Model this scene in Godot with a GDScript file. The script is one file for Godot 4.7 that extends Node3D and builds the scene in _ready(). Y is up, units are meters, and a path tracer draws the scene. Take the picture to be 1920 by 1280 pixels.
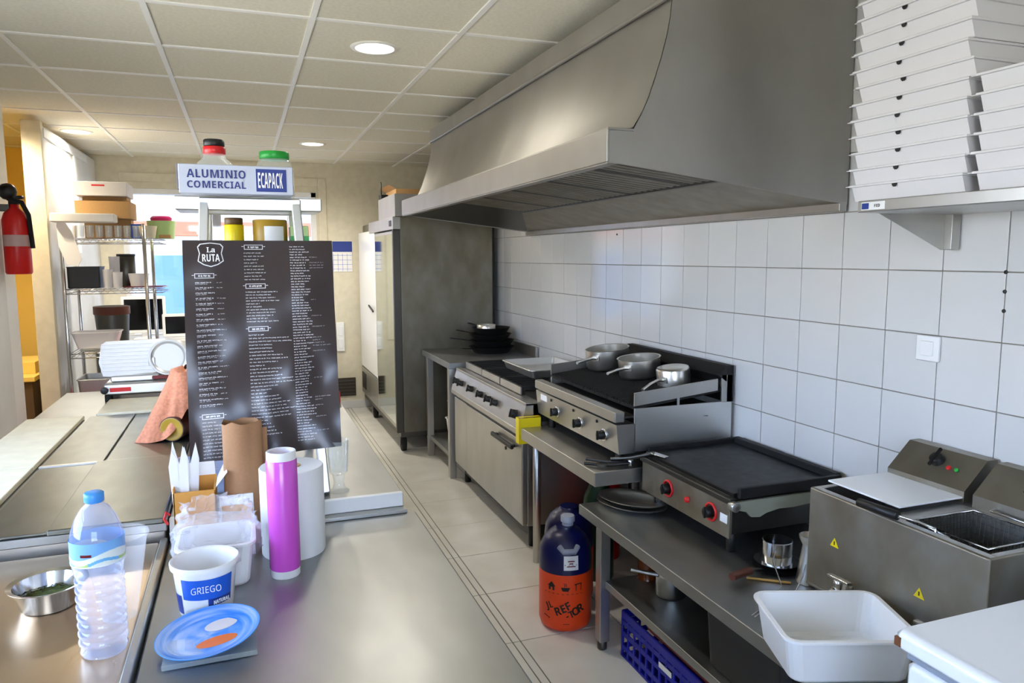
extends Node3D

const V := Vector3.ZERO
const NTH := ["lowest", "second", "third", "fourth", "fifth", "sixth", "seventh", "eighth", "ninth", "tenth", "eleventh", "twelfth", "thirteenth", "fourteenth", "topmost"]
var M := {}
var names := {}
var rng := RandomNumberGenerator.new()

# ---------- mesh builder: collects triangles with their own normals, then becomes one ArrayMesh ----------
class G:
	var p := PackedVector3Array()
	var n := PackedVector3Array()
	var u := PackedVector2Array()
	var c := PackedColorArray()
	var x := Transform3D()

	func at(t: Transform3D) -> G:
		x = t
		return self

	func tri(a: Vector3, b: Vector3, d: Vector3, na: Vector3, nb: Vector3, nd: Vector3, ua := Vector2.ZERO, ub := Vector2.ZERO, ud := Vector2.ZERO) -> void:
		a = x * a
		b = x * b
		d = x * d
		na = (x.basis * na).normalized()
		nb = (x.basis * nb).normalized()
		nd = (x.basis * nd).normalized()
		if (b - a).cross(d - a).dot(na + nb + nd) > 0.0:
			p.append_array(PackedVector3Array([a, d, b]))
			n.append_array(PackedVector3Array([na, nd, nb]))
			u.append_array(PackedVector2Array([ua, ud, ub]))
		else:
			p.append_array(PackedVector3Array([a, b, d]))
			n.append_array(PackedVector3Array([na, nb, nd]))
			u.append_array(PackedVector2Array([ua, ub, ud]))

	# a flat quad, corners in order round it; uv runs a(0,0) b(1,0) c(1,1) d(0,1)
	func quad(a: Vector3, b: Vector3, d: Vector3, e: Vector3, out := Vector3.ZERO) -> G:
		var k := (b - a).cross(e - a).normalized()
		if out != Vector3.ZERO and k.dot(out) < 0.0:
			k = -k
		tri(a, b, d, k, k, k, Vector2(0, 0), Vector2(1, 0), Vector2(1, 1))
		tri(a, d, e, k, k, k, Vector2(0, 0), Vector2(1, 1), Vector2(0, 1))
		return self

	# box from corner to corner with rounded (chamfered, smooth shaded) edges
	func box(lo: Vector3, hi: Vector3, r := 0.003) -> G:
		var s := hi - lo
		r = minf(r, minf(s.x, minf(s.y, s.z)) * 0.45)
		var mid := (lo + hi) * 0.5
		var h := s * 0.5
		for ax in 3:
			var b := (ax + 1) % 3
			var d := (ax + 2) % 3
			for sg in [-1.0, 1.0]:
				var q := []
				var nn := Vector3.ZERO
				nn[ax] = sg
				for k in [[-1.0, -1.0], [1.0, -1.0], [1.0, 1.0], [-1.0, 1.0]]:
					var v := Vector3.ZERO
					v[ax] = sg * h[ax]
					v[b] = k[0] * (h[b] - r)
					v[d] = k[1] * (h[d] - r)
					q.append(mid + v)
				tri(q[0], q[1], q[2], nn, nn, nn, Vector2(0, 1), Vector2(1, 1), Vector2(1, 0))
				tri(q[0], q[2], q[3], nn, nn, nn, Vector2(0, 1), Vector2(1, 0), Vector2(0, 0))
		if r <= 0.0:
			return self
		for ax in 3:
			var b := (ax + 1) % 3
			var d := (ax + 2) % 3
			for sb in [-1.0, 1.0]:
				for sd in [-1.0, 1.0]:
					var q := []
					for k in [-1.0, 1.0]:
						for w in 2:
							var v := Vector3.ZERO
							v[ax] = k * (h[ax] - r)
							v[b] = sb * (h[b] - (0.0 if w == 0 else r))
							v[d] = sd * (h[d] - (r if w == 0 else 0.0))
							q.append(mid + v)
					var nb := Vector3.ZERO
					nb[b] = sb
					var nd := Vector3.ZERO
					nd[d] = sd
					tri(q[0], q[1], q[3], nb, nd, nd)
					tri(q[0], q[3], q[2], nb, nd, nb)
		for sx in [-1.0, 1.0]:
			for sy in [-1.0, 1.0]:
				for sz in [-1.0, 1.0]:
					var k := Vector3(sx, sy, sz)
					tri(mid + k * (h - Vector3(0, r, r)), mid + k * (h - Vector3(r, 0, r)), mid + k * (h - Vector3(r, r, 0)), Vector3(sx, 0, 0), Vector3(0, sy, 0), Vector3(0, 0, sz))
		return self

	func bar(a: Vector3, b: Vector3, w: float, h: float, r := 0.002, up := Vector3.UP) -> G:   # a square-section bar from a to b
		var keep := x
		var dir := (b - a).normalized()
		if absf(dir.dot(up)) > 0.99:
			up = Vector3.RIGHT
		var side := up.cross(dir).normalized()
		var u2 := dir.cross(side).normalized()
		x = keep * Transform3D(Basis(side, u2, dir), (a + b) * 0.5)
		box(Vector3(-w / 2, -h / 2, -a.distance_to(b) / 2), Vector3(w / 2, h / 2, a.distance_to(b) / 2), r)
		x = keep
		return self

	# turned shape: profile of (radius, height) about the y axis through o; sx, sz stretch it to an oval
	func lathe(o: Vector3, prof: Array, seg := 24, sx := 1.0, sz := 1.0, arc := TAU, start := 0.0) -> G:
		var m := prof.size()
		var segn := []
		for i in m - 1:
			var a: Vector2 = prof[i]
			var b: Vector2 = prof[i + 1]
			var d := b - a
			segn.append(Vector2(d.y, -d.x).normalized())
		for i in m - 1:
			var a: Vector2 = prof[i]
			var b: Vector2 = prof[i + 1]
			if a.distance_to(b) < 1e-6:
				continue
			var na: Vector2 = segn[i]
			var nb: Vector2 = segn[i]
			if i > 0 and segn[i - 1].dot(segn[i]) > 0.6:
				na = (segn[i - 1] + segn[i]).normalized()
			if i < m - 2 and segn[i + 1].dot(segn[i]) > 0.6:
				nb = (segn[i + 1] + segn[i]).normalized()
			for k in seg:
				var t0 := start + arc * k / seg
				var t1 := start + arc * (k + 1) / seg
				var c0 := cos(t0)
				var s0 := sin(t0)
				var c1 := cos(t1)
				var s1 := sin(t1)
				var A := o + Vector3(a.x * c0 * sx, a.y, a.x * s0 * sz)
				var B := o + Vector3(a.x * c1 * sx, a.y, a.x * s1 * sz)
				var C := o + Vector3(b.x * c1 * sx, b.y, b.x * s1 * sz)
				var D := o + Vector3(b.x * c0 * sx, b.y, b.x * s0 * sz)
				var nA := Vector3(na.x * c0 / sx, na.y, na.x * s0 / sz)
				var nB := Vector3(na.x * c1 / sx, na.y, na.x * s1 / sz)
				var nC := Vector3(nb.x * c1 / sx, nb.y, nb.x * s1 / sz)
				var nD := Vector3(nb.x * c0 / sx, nb.y, nb.x * s0 / sz)
				var va := float(i) / (m - 1)
				var vb := float(i + 1) / (m - 1)
				var u0 := float(k) / seg
				var u1 := float(k + 1) / seg
				if a.x > 1e-6:
					tri(A, B, C, nA, nB, nC, Vector2(u0, va), Vector2(u1, va), Vector2(u1, vb))
				if b.x > 1e-6:
					tri(A, C, D, nA, nC, nD, Vector2(u0, va), Vector2(u1, vb), Vector2(u0, vb))
		return self

	func cyl(o: Vector3, r: float, h: float, seg := 20, r2 := -1.0, bev := 0.002) -> G:   # closed cylinder or cone standing on o
		if r2 < 0.0:
			r2 = r
		bev = minf(bev, minf(h * 0.4, minf(r, r2) * 0.4))
		return lathe(o, [Vector2(0, 0), Vector2(r - bev, 0), Vector2(r, bev), Vector2(r2, h - bev), Vector2(r2 - bev, h), Vector2(0, h)], seg)

	# cylinder between two points
	func rod(a: Vector3, b: Vector3, r: float, seg := 12, r2 := -1.0) -> G:
		var keep := x
		var d := (b - a).normalized()
		var s := d.cross(Vector3(0.13, 0.07, 0.99) if absf(d.z) < 0.9 else Vector3.RIGHT).normalized()
		x = keep * Transform3D(Basis(s, d, s.cross(d)), a)
		cyl(Vector3.ZERO, r, a.distance_to(b), seg, r2, 0.001)
		x = keep
		return self

	# round tube along points
	func tube(pts: Array, r: float, seg := 8, closed := false) -> G:
		var rings := []
		var m := pts.size()
		var s := Vector3.ZERO
		for i in m:
			var a: Vector3 = pts[(i - 1 + m) % m] if closed or i > 0 else pts[i]
			var b: Vector3 = pts[(i + 1) % m] if closed or i < m - 1 else pts[i]
			var d := (b - a).normalized()
			if s == Vector3.ZERO:
				s = d.cross(Vector3.UP if absf(d.y) < 0.9 else Vector3.RIGHT).normalized()
			s = (s - d * s.dot(d)).normalized()
			var w := d.cross(s)
			var ring := []
			for k in seg:
				var t := TAU * k / seg
				ring.append(s * cos(t) + w * sin(t))
			rings.append(ring)
		for i in (m if closed else m - 1):
			var j := (i + 1) % m
			for k in seg:
				var l := (k + 1) % seg
				var A: Vector3 = pts[i] + rings[i][k] * r
				var B: Vector3 = pts[i] + rings[i][l] * r
				var C: Vector3 = pts[j] + rings[j][l] * r
				var D: Vector3 = pts[j] + rings[j][k] * r
				tri(A, B, C, rings[i][k], rings[i][l], rings[j][l])
				tri(A, C, D, rings[i][k], rings[j][l], rings[j][k])
		if not closed:
			for e in [[0, 1], [m - 1, m - 2]]:
				var d: Vector3 = (pts[e[0]] - pts[e[1]]).normalized()
				for k in seg:
					tri(pts[e[0]], pts[e[0]] + rings[e[0]][k] * r, pts[e[0]] + rings[e[0]][(k + 1) % seg] * r, d, d, d)
		return self

	# prism: polygon (2D) in the plane of axes e1, e2 at o, pushed along by vector d
	func prism(o: Vector3, e1: Vector3, e2: Vector3, poly: PackedVector2Array, d: Vector3) -> G:
		var k := d.normalized()
		var ids := Geometry2D.triangulate_polygon(poly)
		for i in range(0, ids.size(), 3):
			var q := []
			for j in 3:
				var v := poly[ids[i + j]]
				q.append(o + e1 * v.x + e2 * v.y)
			tri(q[0], q[1], q[2], -k, -k, -k)
			tri(q[0] + d, q[1] + d, q[2] + d, k, k, k)
		var ccw := not Geometry2D.is_polygon_clockwise(poly)
		for i in poly.size():
			var a := poly[i]
			var b := poly[(i + 1) % poly.size()]
			var t := (b - a).normalized()
			var m2 := Vector2(t.y, -t.x) if ccw else Vector2(-t.y, t.x)
			var nn := (e1 * m2.x + e2 * m2.y).normalized()
			var A := o + e1 * a.x + e2 * a.y
			var B := o + e1 * b.x + e2 * b.y
			tri(A, B, B + d, nn, nn, nn)
			tri(A, B + d, A + d, nn, nn, nn)
		return self

	# smooth sheet from a grid of points (rows of equal length), uv 0..1
	func sheet(rows: Array, flip := false) -> G:
		var a := rows.size()
		var b: int = rows[0].size()
		var nn := []
		for i in a:
			var r := []
			for j in b:
				var du: Vector3 = rows[i][mini(j + 1, b - 1)] - rows[i][maxi(j - 1, 0)]
				var dv: Vector3 = rows[mini(i + 1, a - 1)][j] - rows[maxi(i - 1, 0)][j]
				var k := du.cross(dv).normalized()
				r.append(-k if flip else k)
			nn.append(r)
		for i in a - 1:
			for j in b - 1:
				var uv := [Vector2(float(j) / (b - 1), float(i) / (a - 1)), Vector2(float(j + 1) / (b - 1), float(i) / (a - 1)), Vector2(float(j + 1) / (b - 1), float(i + 1) / (a - 1)), Vector2(float(j) / (b - 1), float(i + 1) / (a - 1))]
				tri(rows[i][j], rows[i][j + 1], rows[i + 1][j + 1], nn[i][j], nn[i][j + 1], nn[i + 1][j + 1], uv[0], uv[1], uv[2])
				tri(rows[i][j], rows[i + 1][j + 1], rows[i + 1][j], nn[i][j], nn[i + 1][j + 1], nn[i + 1][j], uv[0], uv[2], uv[3])
		return self

	# open-topped vessel with straight or sloped walls and a rounded rectangular plan
	func tub(o: Vector3, bx: float, bz: float, tx: float, tz: float, h: float, t: float, rim := 0.008, rad := 0.02) -> G:
		var ring := func(hx: float, hz: float, y: float, rr: float) -> Array:
			var out := []
			for q in 4:
				var sx: float = [1.0, -1.0, -1.0, 1.0][q]
				var sz: float = [1.0, 1.0, -1.0, -1.0][q]
				for k in 5:
					var an := PI / 2 * (q + k / 4.0)
					out.append(o + Vector3(sx * (hx - rr) + rr * cos(an), y, sz * (hz - rr) + rr * sin(an)))
			out.append(out[0])
			return out
		var rows := [ring.call(bx / 2 - 0.004, bz / 2 - 0.004, 0.0, rad), ring.call(bx / 2, bz / 2, 0.006, rad), ring.call(tx / 2, tz / 2, h - 0.006, rad), ring.call(tx / 2 + rim, tz / 2 + rim, h - 0.006, rad + rim), ring.call(tx / 2 + rim, tz / 2 + rim, h - 0.001, rad + rim), ring.call(tx / 2 + rim - 0.001, tz / 2 + rim - 0.001, h, rad + rim), ring.call(tx / 2 - t, tz / 2 - t, h, rad - t * 0.5), ring.call(bx / 2 - t, bz / 2 - t, t + 0.008, rad - t * 0.5), ring.call(bx / 2 - t - 0.008, bz / 2 - t - 0.008, t, maxf(rad - t - 0.006, 0.002))]
		for i in rows.size() - 1:
			for j in rows[i].size() - 1:
				var A: Vector3 = rows[i][j]
				var B: Vector3 = rows[i][j + 1]
				var C: Vector3 = rows[i + 1][j + 1]
				var D: Vector3 = rows[i + 1][j]
				var k := (B - A).cross(D - A)
				if k.length() < 1e-10:
					k = (C - D).cross(D - A)
				k = -k.normalized()
				var nA := k
				var nB := k
				tri(A, B, C, nA, nB, nB)
				tri(A, C, D, nA, nB, nA)
		var mid := o
		for j in rows[0].size() - 1:
			tri(mid, rows[0][j], rows[0][j + 1], Vector3.DOWN, Vector3.DOWN, Vector3.DOWN)
			tri(mid + Vector3(0, t, 0), rows[-1][j], rows[-1][j + 1], Vector3.UP, Vector3.UP, Vector3.UP)
		return self

	func mesh(off := Vector3.ZERO) -> ArrayMesh:
		var q := p.duplicate()
		if off != Vector3.ZERO:
			for i in q.size():
				q[i] -= off
		var a := []
		a.resize(Mesh.ARRAY_MAX)
		a[Mesh.ARRAY_VERTEX] = q
		a[Mesh.ARRAY_NORMAL] = n
		a[Mesh.ARRAY_TEX_UV] = u
		var m := ArrayMesh.new()
		m.add_surface_from_arrays(Mesh.PRIMITIVE_TRIANGLES, a)
		return m

# ---------- nodes ----------
func numbered(called: String) -> String:
	if not names.has(called):
		names[called] = 0
		return called
	names[called] += 1
	return "%s_%03d" % [called, names[called]]

func thing(called: String, label: String, category: String, base := V, group := "") -> Node3D:
	var o := Node3D.new()
	o.name = numbered(called)
	add_child(o)
	o.position = base
	o.set_meta("label", label)
	o.set_meta("category", category)
	if group:
		o.set_meta("group", group)
	return o

func struct(called: String, label := "") -> Node3D:
	var o := Node3D.new()
	o.name = numbered(called)
	add_child(o)
	o.set_meta("kind", "structure")
	if label:
		o.set_meta("label", label)
	return o

func origin(o: Node) -> Vector3:
	var s := V
	while o is Node3D and o != self:
		s += o.position
		o = o.get_parent()
	return s

# adds a part; the shape is given in world coordinates (its parents are not turned yet)
func part(parent: Node3D, called: String, g: G, m: Material, label := "") -> MeshInstance3D:
	var o := MeshInstance3D.new()
	o.name = called
	o.mesh = g.mesh(origin(parent))
	o.material_override = m
	parent.add_child(o, true)
	if label:
		o.set_meta("label", label)
	return o

# a copy of one mesh as a further part
func piece(parent: Node3D, called: String, mesh: Mesh, m: Material, where: Transform3D) -> MeshInstance3D:
	var o := MeshInstance3D.new()
	o.name = called
	o.mesh = mesh
	o.material_override = m
	parent.add_child(o, true)
	o.transform = Transform3D(where.basis, where.origin - origin(parent))
	return o

func copy_of(src: Node3D, where: Vector3, turn := 0.0, label := "") -> Node3D:
	var o: Node3D = src.duplicate()
	var stem := String(src.name)
	var cut := RegEx.create_from_string("_\\d{3}$").search(stem)
	if cut:
		stem = stem.left(cut.get_start())
	o.name = numbered(stem)
	add_child(o)
	o.position = where
	o.rotation.y = turn
	if label:
		o.set_meta("label", label)
	return o

# raised lettering: a TextMesh whose line reads along dir and stands up along up, centred on where
func text(parent: Node3D, called: String, words: String, where: Vector3, dir: Vector3, up: Vector3, height: float, m: Material, width := 0.0, serif := false, bold := 700) -> MeshInstance3D:
	var t := TextMesh.new()
	var f := SystemFont.new()
	f.font_names = PackedStringArray(["Droid Serif" if serif else "Droid Sans"])
	f.font_weight = bold
	t.font = f
	t.text = words
	t.font_size = 32
	t.pixel_size = 0.01
	t.depth = 0.02
	t.curve_step = 3.0
	t.horizontal_alignment = HORIZONTAL_ALIGNMENT_CENTER
	t.vertical_alignment = VERTICAL_ALIGNMENT_CENTER
	var bb := t.get_aabb()
	var s := height / maxf(bb.size.y, 1e-4)
	var sx := s if width <= 0.0 else width / maxf(bb.size.x, 1e-4)
	var o := MeshInstance3D.new()
	o.name = called
	o.mesh = t
	o.material_override = m
	parent.add_child(o, true)
	var b := Basis(dir.normalized() * sx, up.normalized() * s, dir.cross(up).normalized() * 0.03)
	o.transform = Transform3D(b, where - origin(parent) - b * bb.get_center())
	return o

# ---------- materials ----------
func noise_image(size: int, freq: float, lo: Color, hi: Color, sd: int, octaves := 4, sx := 1, sy := 1) -> ImageTexture:
	var f := FastNoiseLite.new()
	f.seed = sd
	f.frequency = freq
	f.fractal_octaves = octaves
	f.noise_type = FastNoiseLite.TYPE_SIMPLEX_SMOOTH
	var im: Image = f.get_seamless_image(size, size)
	if sx != 1 or sy != 1:
		im.resize(size * sx, size * sy, Image.INTERPOLATE_BILINEAR)
		im = im.get_region(Rect2i(0, 0, size * sx, size * sy))
	im.convert(Image.FORMAT_RGBA8)
	for y in im.get_height():
		for xx in im.get_width():
			var v := im.get_pixel(xx, y).r
			im.set_pixel(xx, y, lo.lerp(hi, v))
	return ImageTexture.create_from_image(im)

func mat(called: String, color: Color, rough := 0.6, metal := 0.0, spec := 0.5) -> StandardMaterial3D:
	var m := StandardMaterial3D.new()
	m.resource_name = called
	m.albedo_color = color
	m.roughness = rough
	m.metallic = metal
	m.metallic_specular = spec
	M[called] = m
	return m

func tri_tex(m: StandardMaterial3D, albedo: Texture2D, rough: Texture2D, scale: Vector3, world := true) -> void:
	m.uv1_triplanar = true
	m.uv1_world_triplanar = world
	m.uv1_scale = scale
	if albedo:
		m.albedo_texture = albedo
	if rough:
		m.roughness_texture = rough
		m.roughness_texture_channel = BaseMaterial3D.TEXTURE_CHANNEL_RED

func glass(called: String, color: Color, alpha: float) -> StandardMaterial3D:
	var m := mat(called, Color(color.r, color.g, color.b, alpha), 0.03)
	m.transparency = BaseMaterial3D.TRANSPARENCY_ALPHA
	return m

func materials() -> void:
	var g1 := Color(0.94, 0.94, 0.94)
	var wht := Color(1, 1, 1)
	var smear := noise_image(256, 0.012, Color(0.94, 0.935, 0.925), wht, 3)
	var blot := noise_image(256, 0.02, Color(0.84, 0.84, 0.84), wht, 8, 5)
	var fine := noise_image(256, 0.06, g1, wht, 5, 3)
	var dirt := noise_image(256, 0.015, Color(0.86, 0.83, 0.77), wht, 21, 5)
	# metals
	tri_tex(mat("steel", Color(0.75, 0.745, 0.73), 0.42, 1.0), smear, blot, Vector3(1.3, 0.5, 1.3))
	tri_tex(mat("steel_top", Color(0.64, 0.65, 0.65), 0.46, 1.0), smear, blot, Vector3(1.7, 1.7, 0.7))
	tri_tex(mat("steel_tan", Color(0.90, 0.82, 0.72), 0.32, 1.0), smear, blot, Vector3(1.7, 1.7, 0.7))  # warm tan tint of one table top, put into the metal colour
	tri_tex(mat("steel_lid", Color(0.50, 0.51, 0.49), 0.40, 1.0), smear, blot, Vector3(2.5, 2.5, 1.2))
	tri_tex(mat("steel_hood", Color(0.70, 0.695, 0.68), 0.5, 1.0), smear, blot, Vector3(0.8, 0.5, 0.8))
	tri_tex(mat("steel_greasy", Color(0.66, 0.645, 0.61), 0.5, 1.0), dirt, blot, Vector3(1.5, 1.1, 1.5))
	tri_tex(mat("steel_fridge", Color(0.54, 0.53, 0.49), 0.5, 1.0), dirt, blot, Vector3(1.3, 0.8, 1.3))
	mat("steel_dark", Color(0.36, 0.355, 0.34), 0.42, 1.0)
	mat("chrome", Color(0.80, 0.80, 0.80), 0.14, 1.0)
	mat("pan_steel", Color(0.90, 0.89, 0.86), 0.30, 1.0)
	mat("aluminium", Color(0.86, 0.86, 0.85), 0.38, 1.0)
	tri_tex(mat("cast_iron", Color(0.045, 0.043, 0.042), 0.62), null, fine, Vector3(6, 6, 6))
	tri_tex(mat("griddle_plate", Color(0.05, 0.05, 0.052), 0.5, 0.3), blot, blot, Vector3(3, 3, 3))
	mat("black_plastic", Color(0.03, 0.03, 0.032), 0.45)
	mat("black_rubber", Color(0.035, 0.035, 0.035), 0.8)
	mat("screen_black", Color(0.01, 0.011, 0.014), 0.12)
	mat("charcoal", Color(0.11, 0.11, 0.115), 0.55)
	# stone, tile, plaster
	mat("tile", Color(0.84, 0.838, 0.83), 0.09)
	mat("tile_b", Color(0.83, 0.83, 0.822), 0.12)
	mat("tile_c", Color(0.85, 0.845, 0.835), 0.10)
	tri_tex(mat("grout", Color(0.62, 0.60, 0.57), 0.9), dirt, null, Vector3(2, 2, 2))
	tri_tex(mat("floor_tile", Color(0.90, 0.895, 0.87), 0.22), smear, blot, Vector3(0.9, 0.9, 0.9))
	mat("floor_joint", Color(0.42, 0.40, 0.38), 0.9)
	tri_tex(mat("ceiling_panel", Color(0.90, 0.875, 0.80), 0.95), fine, null, Vector3(3, 3, 3))
	tri_tex(mat("ceiling_panel_b", Color(0.885, 0.86, 0.78), 0.95), fine, null, Vector3(3, 3, 3))
	mat("grid_white", Color(0.92, 0.91, 0.88), 0.5)
	tri_tex(mat("cream_wall", Color(0.86, 0.83, 0.74), 0.75), fine, null, Vector3(0.7, 0.7, 0.7))
	tri_tex(mat("white_wall", Color(0.86, 0.855, 0.84), 0.6), smear, null, Vector3(0.7, 0.7, 0.7))
	mat("yellow_wall", Color(0.93, 0.81, 0.45), 0.8)
	mat("brown_board", Color(0.34, 0.27, 0.21), 0.6)
	# plastics and paper
	mat("white_plastic", Color(0.94, 0.94, 0.935), 0.28)
	mat("white_enamel", Color(0.94, 0.945, 0.95), 0.2)
	mat("white_paint", Color(0.88, 0.88, 0.87), 0.4)
	mat("white_paper", Color(0.90, 0.895, 0.885), 0.85)
	mat("box_white", Color(0.86, 0.85, 0.85), 0.7)
	tri_tex(mat("cream_board", Color(0.90, 0.87, 0.76), 0.5), smear, null, Vector3(3, 3, 3))
	tri_tex(mat("cardboard", Color(0.74, 0.58, 0.38), 0.85), fine, null, Vector3(5, 5, 5), false)
	tri_tex(mat("kraft", Color(0.66, 0.49, 0.34), 0.85), fine, null, Vector3(6, 6, 6), false)
	mat("amber_card", Color(0.82, 0.58, 0.26), 0.8)
	mat("red_paint", Color(0.78, 0.04, 0.05), 0.3)
	mat("red_plastic", Color(0.80, 0.10, 0.11), 0.35)
	mat("dark_red", Color(0.42, 0.06, 0.07), 0.4)
	mat("magenta", Color(0.86, 0.12, 0.45), 0.35)
	mat("green_plastic", Color(0.12, 0.62, 0.22), 0.35)
	mat("lime", Color(0.72, 0.84, 0.55), 0.4)
	mat("blue_print", Color(0.09, 0.20, 0.52), 0.5)
	mat("blue_text", Color(0.10, 0.17, 0.45), 0.5)
	mat("sky_blue", Color(0.28, 0.61, 0.93), 0.35)
	mat("mid_blue", Color(0.09, 0.36, 0.78), 0.4)
	mat("navy_plastic", Color(0.035, 0.055, 0.26), 0.32)
	mat("crate_blue", Color(0.03, 0.08, 0.62), 0.45)
	mat("orange_print", Color(0.93, 0.27, 0.06), 0.4)
	mat("yellow_sheet", Color(0.90, 0.80, 0.05), 0.4)
	mat("wood", Color(0.36, 0.17, 0.10), 0.5)
	mat("brass_stick", Color(0.78, 0.62, 0.34), 0.45)
	mat("label_white", Color(0.93, 0.93, 0.92), 0.5)
	mat("silver_card", Color(0.74, 0.76, 0.82), 0.4)
	mat("herb", Color(0.30, 0.34, 0.14), 0.9)
	mat("gold_print", Color(0.66, 0.52, 0.12), 0.4)
	mat("ink", Color(0.10, 0.08, 0.08), 0.6)
	var cloth := mat("orange_cloth", Color(0.91, 0.60, 0.45), 0.95)
	tri_tex(cloth, noise_image(256, 0.05, Color(0.76, 0.74, 0.74), wht, 33, 4), null, Vector3(5, 5, 5))
	cloth.rim_enabled = true
	cloth.rim = 0.3
	# clear things
	glass("pane", Color(0.95, 0.98, 0.97), 0.06)
	glass("clear_glass", Color(0.93, 0.97, 0.95), 0.16)
	glass("clear_plastic", Color(0.70, 0.78, 0.94), 0.30)
	var film := mat("film", Color(0.96, 0.96, 0.97, 0.24), 0.3)
	film.transparency = BaseMaterial3D.TRANSPARENCY_ALPHA
	var milky := mat("milky", Color(0.93, 0.92, 0.92, 0.72), 0.4)
	milky.transparency = BaseMaterial3D.TRANSPARENCY_ALPHA
	var wrap := mat("cling_film", Color(0.80, 0.30, 0.76), 0.18)
	wrap.clearcoat_enabled = true
	wrap.clearcoat = 0.6
	# lamps
	var lamp := mat("lamp_face", Color(1, 1, 1), 0.5)
	lamp.emission_enabled = true
	lamp.emission = Color(1.0, 0.97, 0.92)
	lamp.emission_energy_multiplier = 4.0

func _ready() -> void:
	rng.seed = 7
	# ---- camera ----
	var cam := Camera3D.new()
	cam.name = "camera"
	var yaw := deg_to_rad(20.0816)
	var pitch := deg_to_rad(6.5907)
	var roll := deg_to_rad(-0.2194)
	var fwd := Vector3(sin(yaw) * cos(pitch), -sin(pitch), -cos(yaw) * cos(pitch))
	var right0 := Vector3(cos(yaw), 0, sin(yaw))
	var up0 := right0.cross(fwd)
	cam.transform = Transform3D(Basis(right0 * cos(roll) + up0 * sin(roll), up0 * cos(roll) - right0 * sin(roll), -fwd), Vector3(0, 1.56, 0))
	cam.fov = rad_to_deg(2.0 * atan(640.0 / 1375.84))
	cam.near = 0.05
	cam.far = 200.0
	add_child(cam)
	cam.current = true
	# ---- sky ----
	var sm := ProceduralSkyMaterial.new()
	sm.sky_top_color = Color(0.62, 0.76, 0.98)
	sm.sky_horizon_color = Color(0.90, 0.94, 1.0)
	sm.ground_horizon_color = Color(0.85, 0.86, 0.86)
	sm.ground_bottom_color = Color(0.71, 0.71, 0.69)
	var sky := Sky.new()
	sky.sky_material = sm
	var env := Environment.new()
	env.background_mode = Environment.BG_SKY
	env.sky = sky
	env.background_energy_multiplier = 13.0
	env.tonemap_mode = Environment.TONE_MAPPER_LINEAR
	env.tonemap_exposure = 1.6
	env.sdfgi_enabled = true
	env.ssao_enabled = true
	env.ssil_enabled = true
	var we := WorldEnvironment.new()
	we.name = "environment"
	we.environment = env
	add_child(we)

	materials()
	shell()
	outside()
	lamps()
	hood()
	wall_shelf()
	low_table()
	griddle()
	fryer()
	freezer()
	grill()
	oven()
	far_table()
	fridge()
	island()
	shelf_stand()
	island_things()
	table_things()
	floor_things()
	rack()
	far_things()

# ---------------------------------------------------------------- the room
func slab(parent: Node3D, called: String, lo: Vector3, hi: Vector3, m: Material, r := 0.0) -> MeshInstance3D:
	return part(parent, called, G.new().box(lo, hi, r), m)

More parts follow.
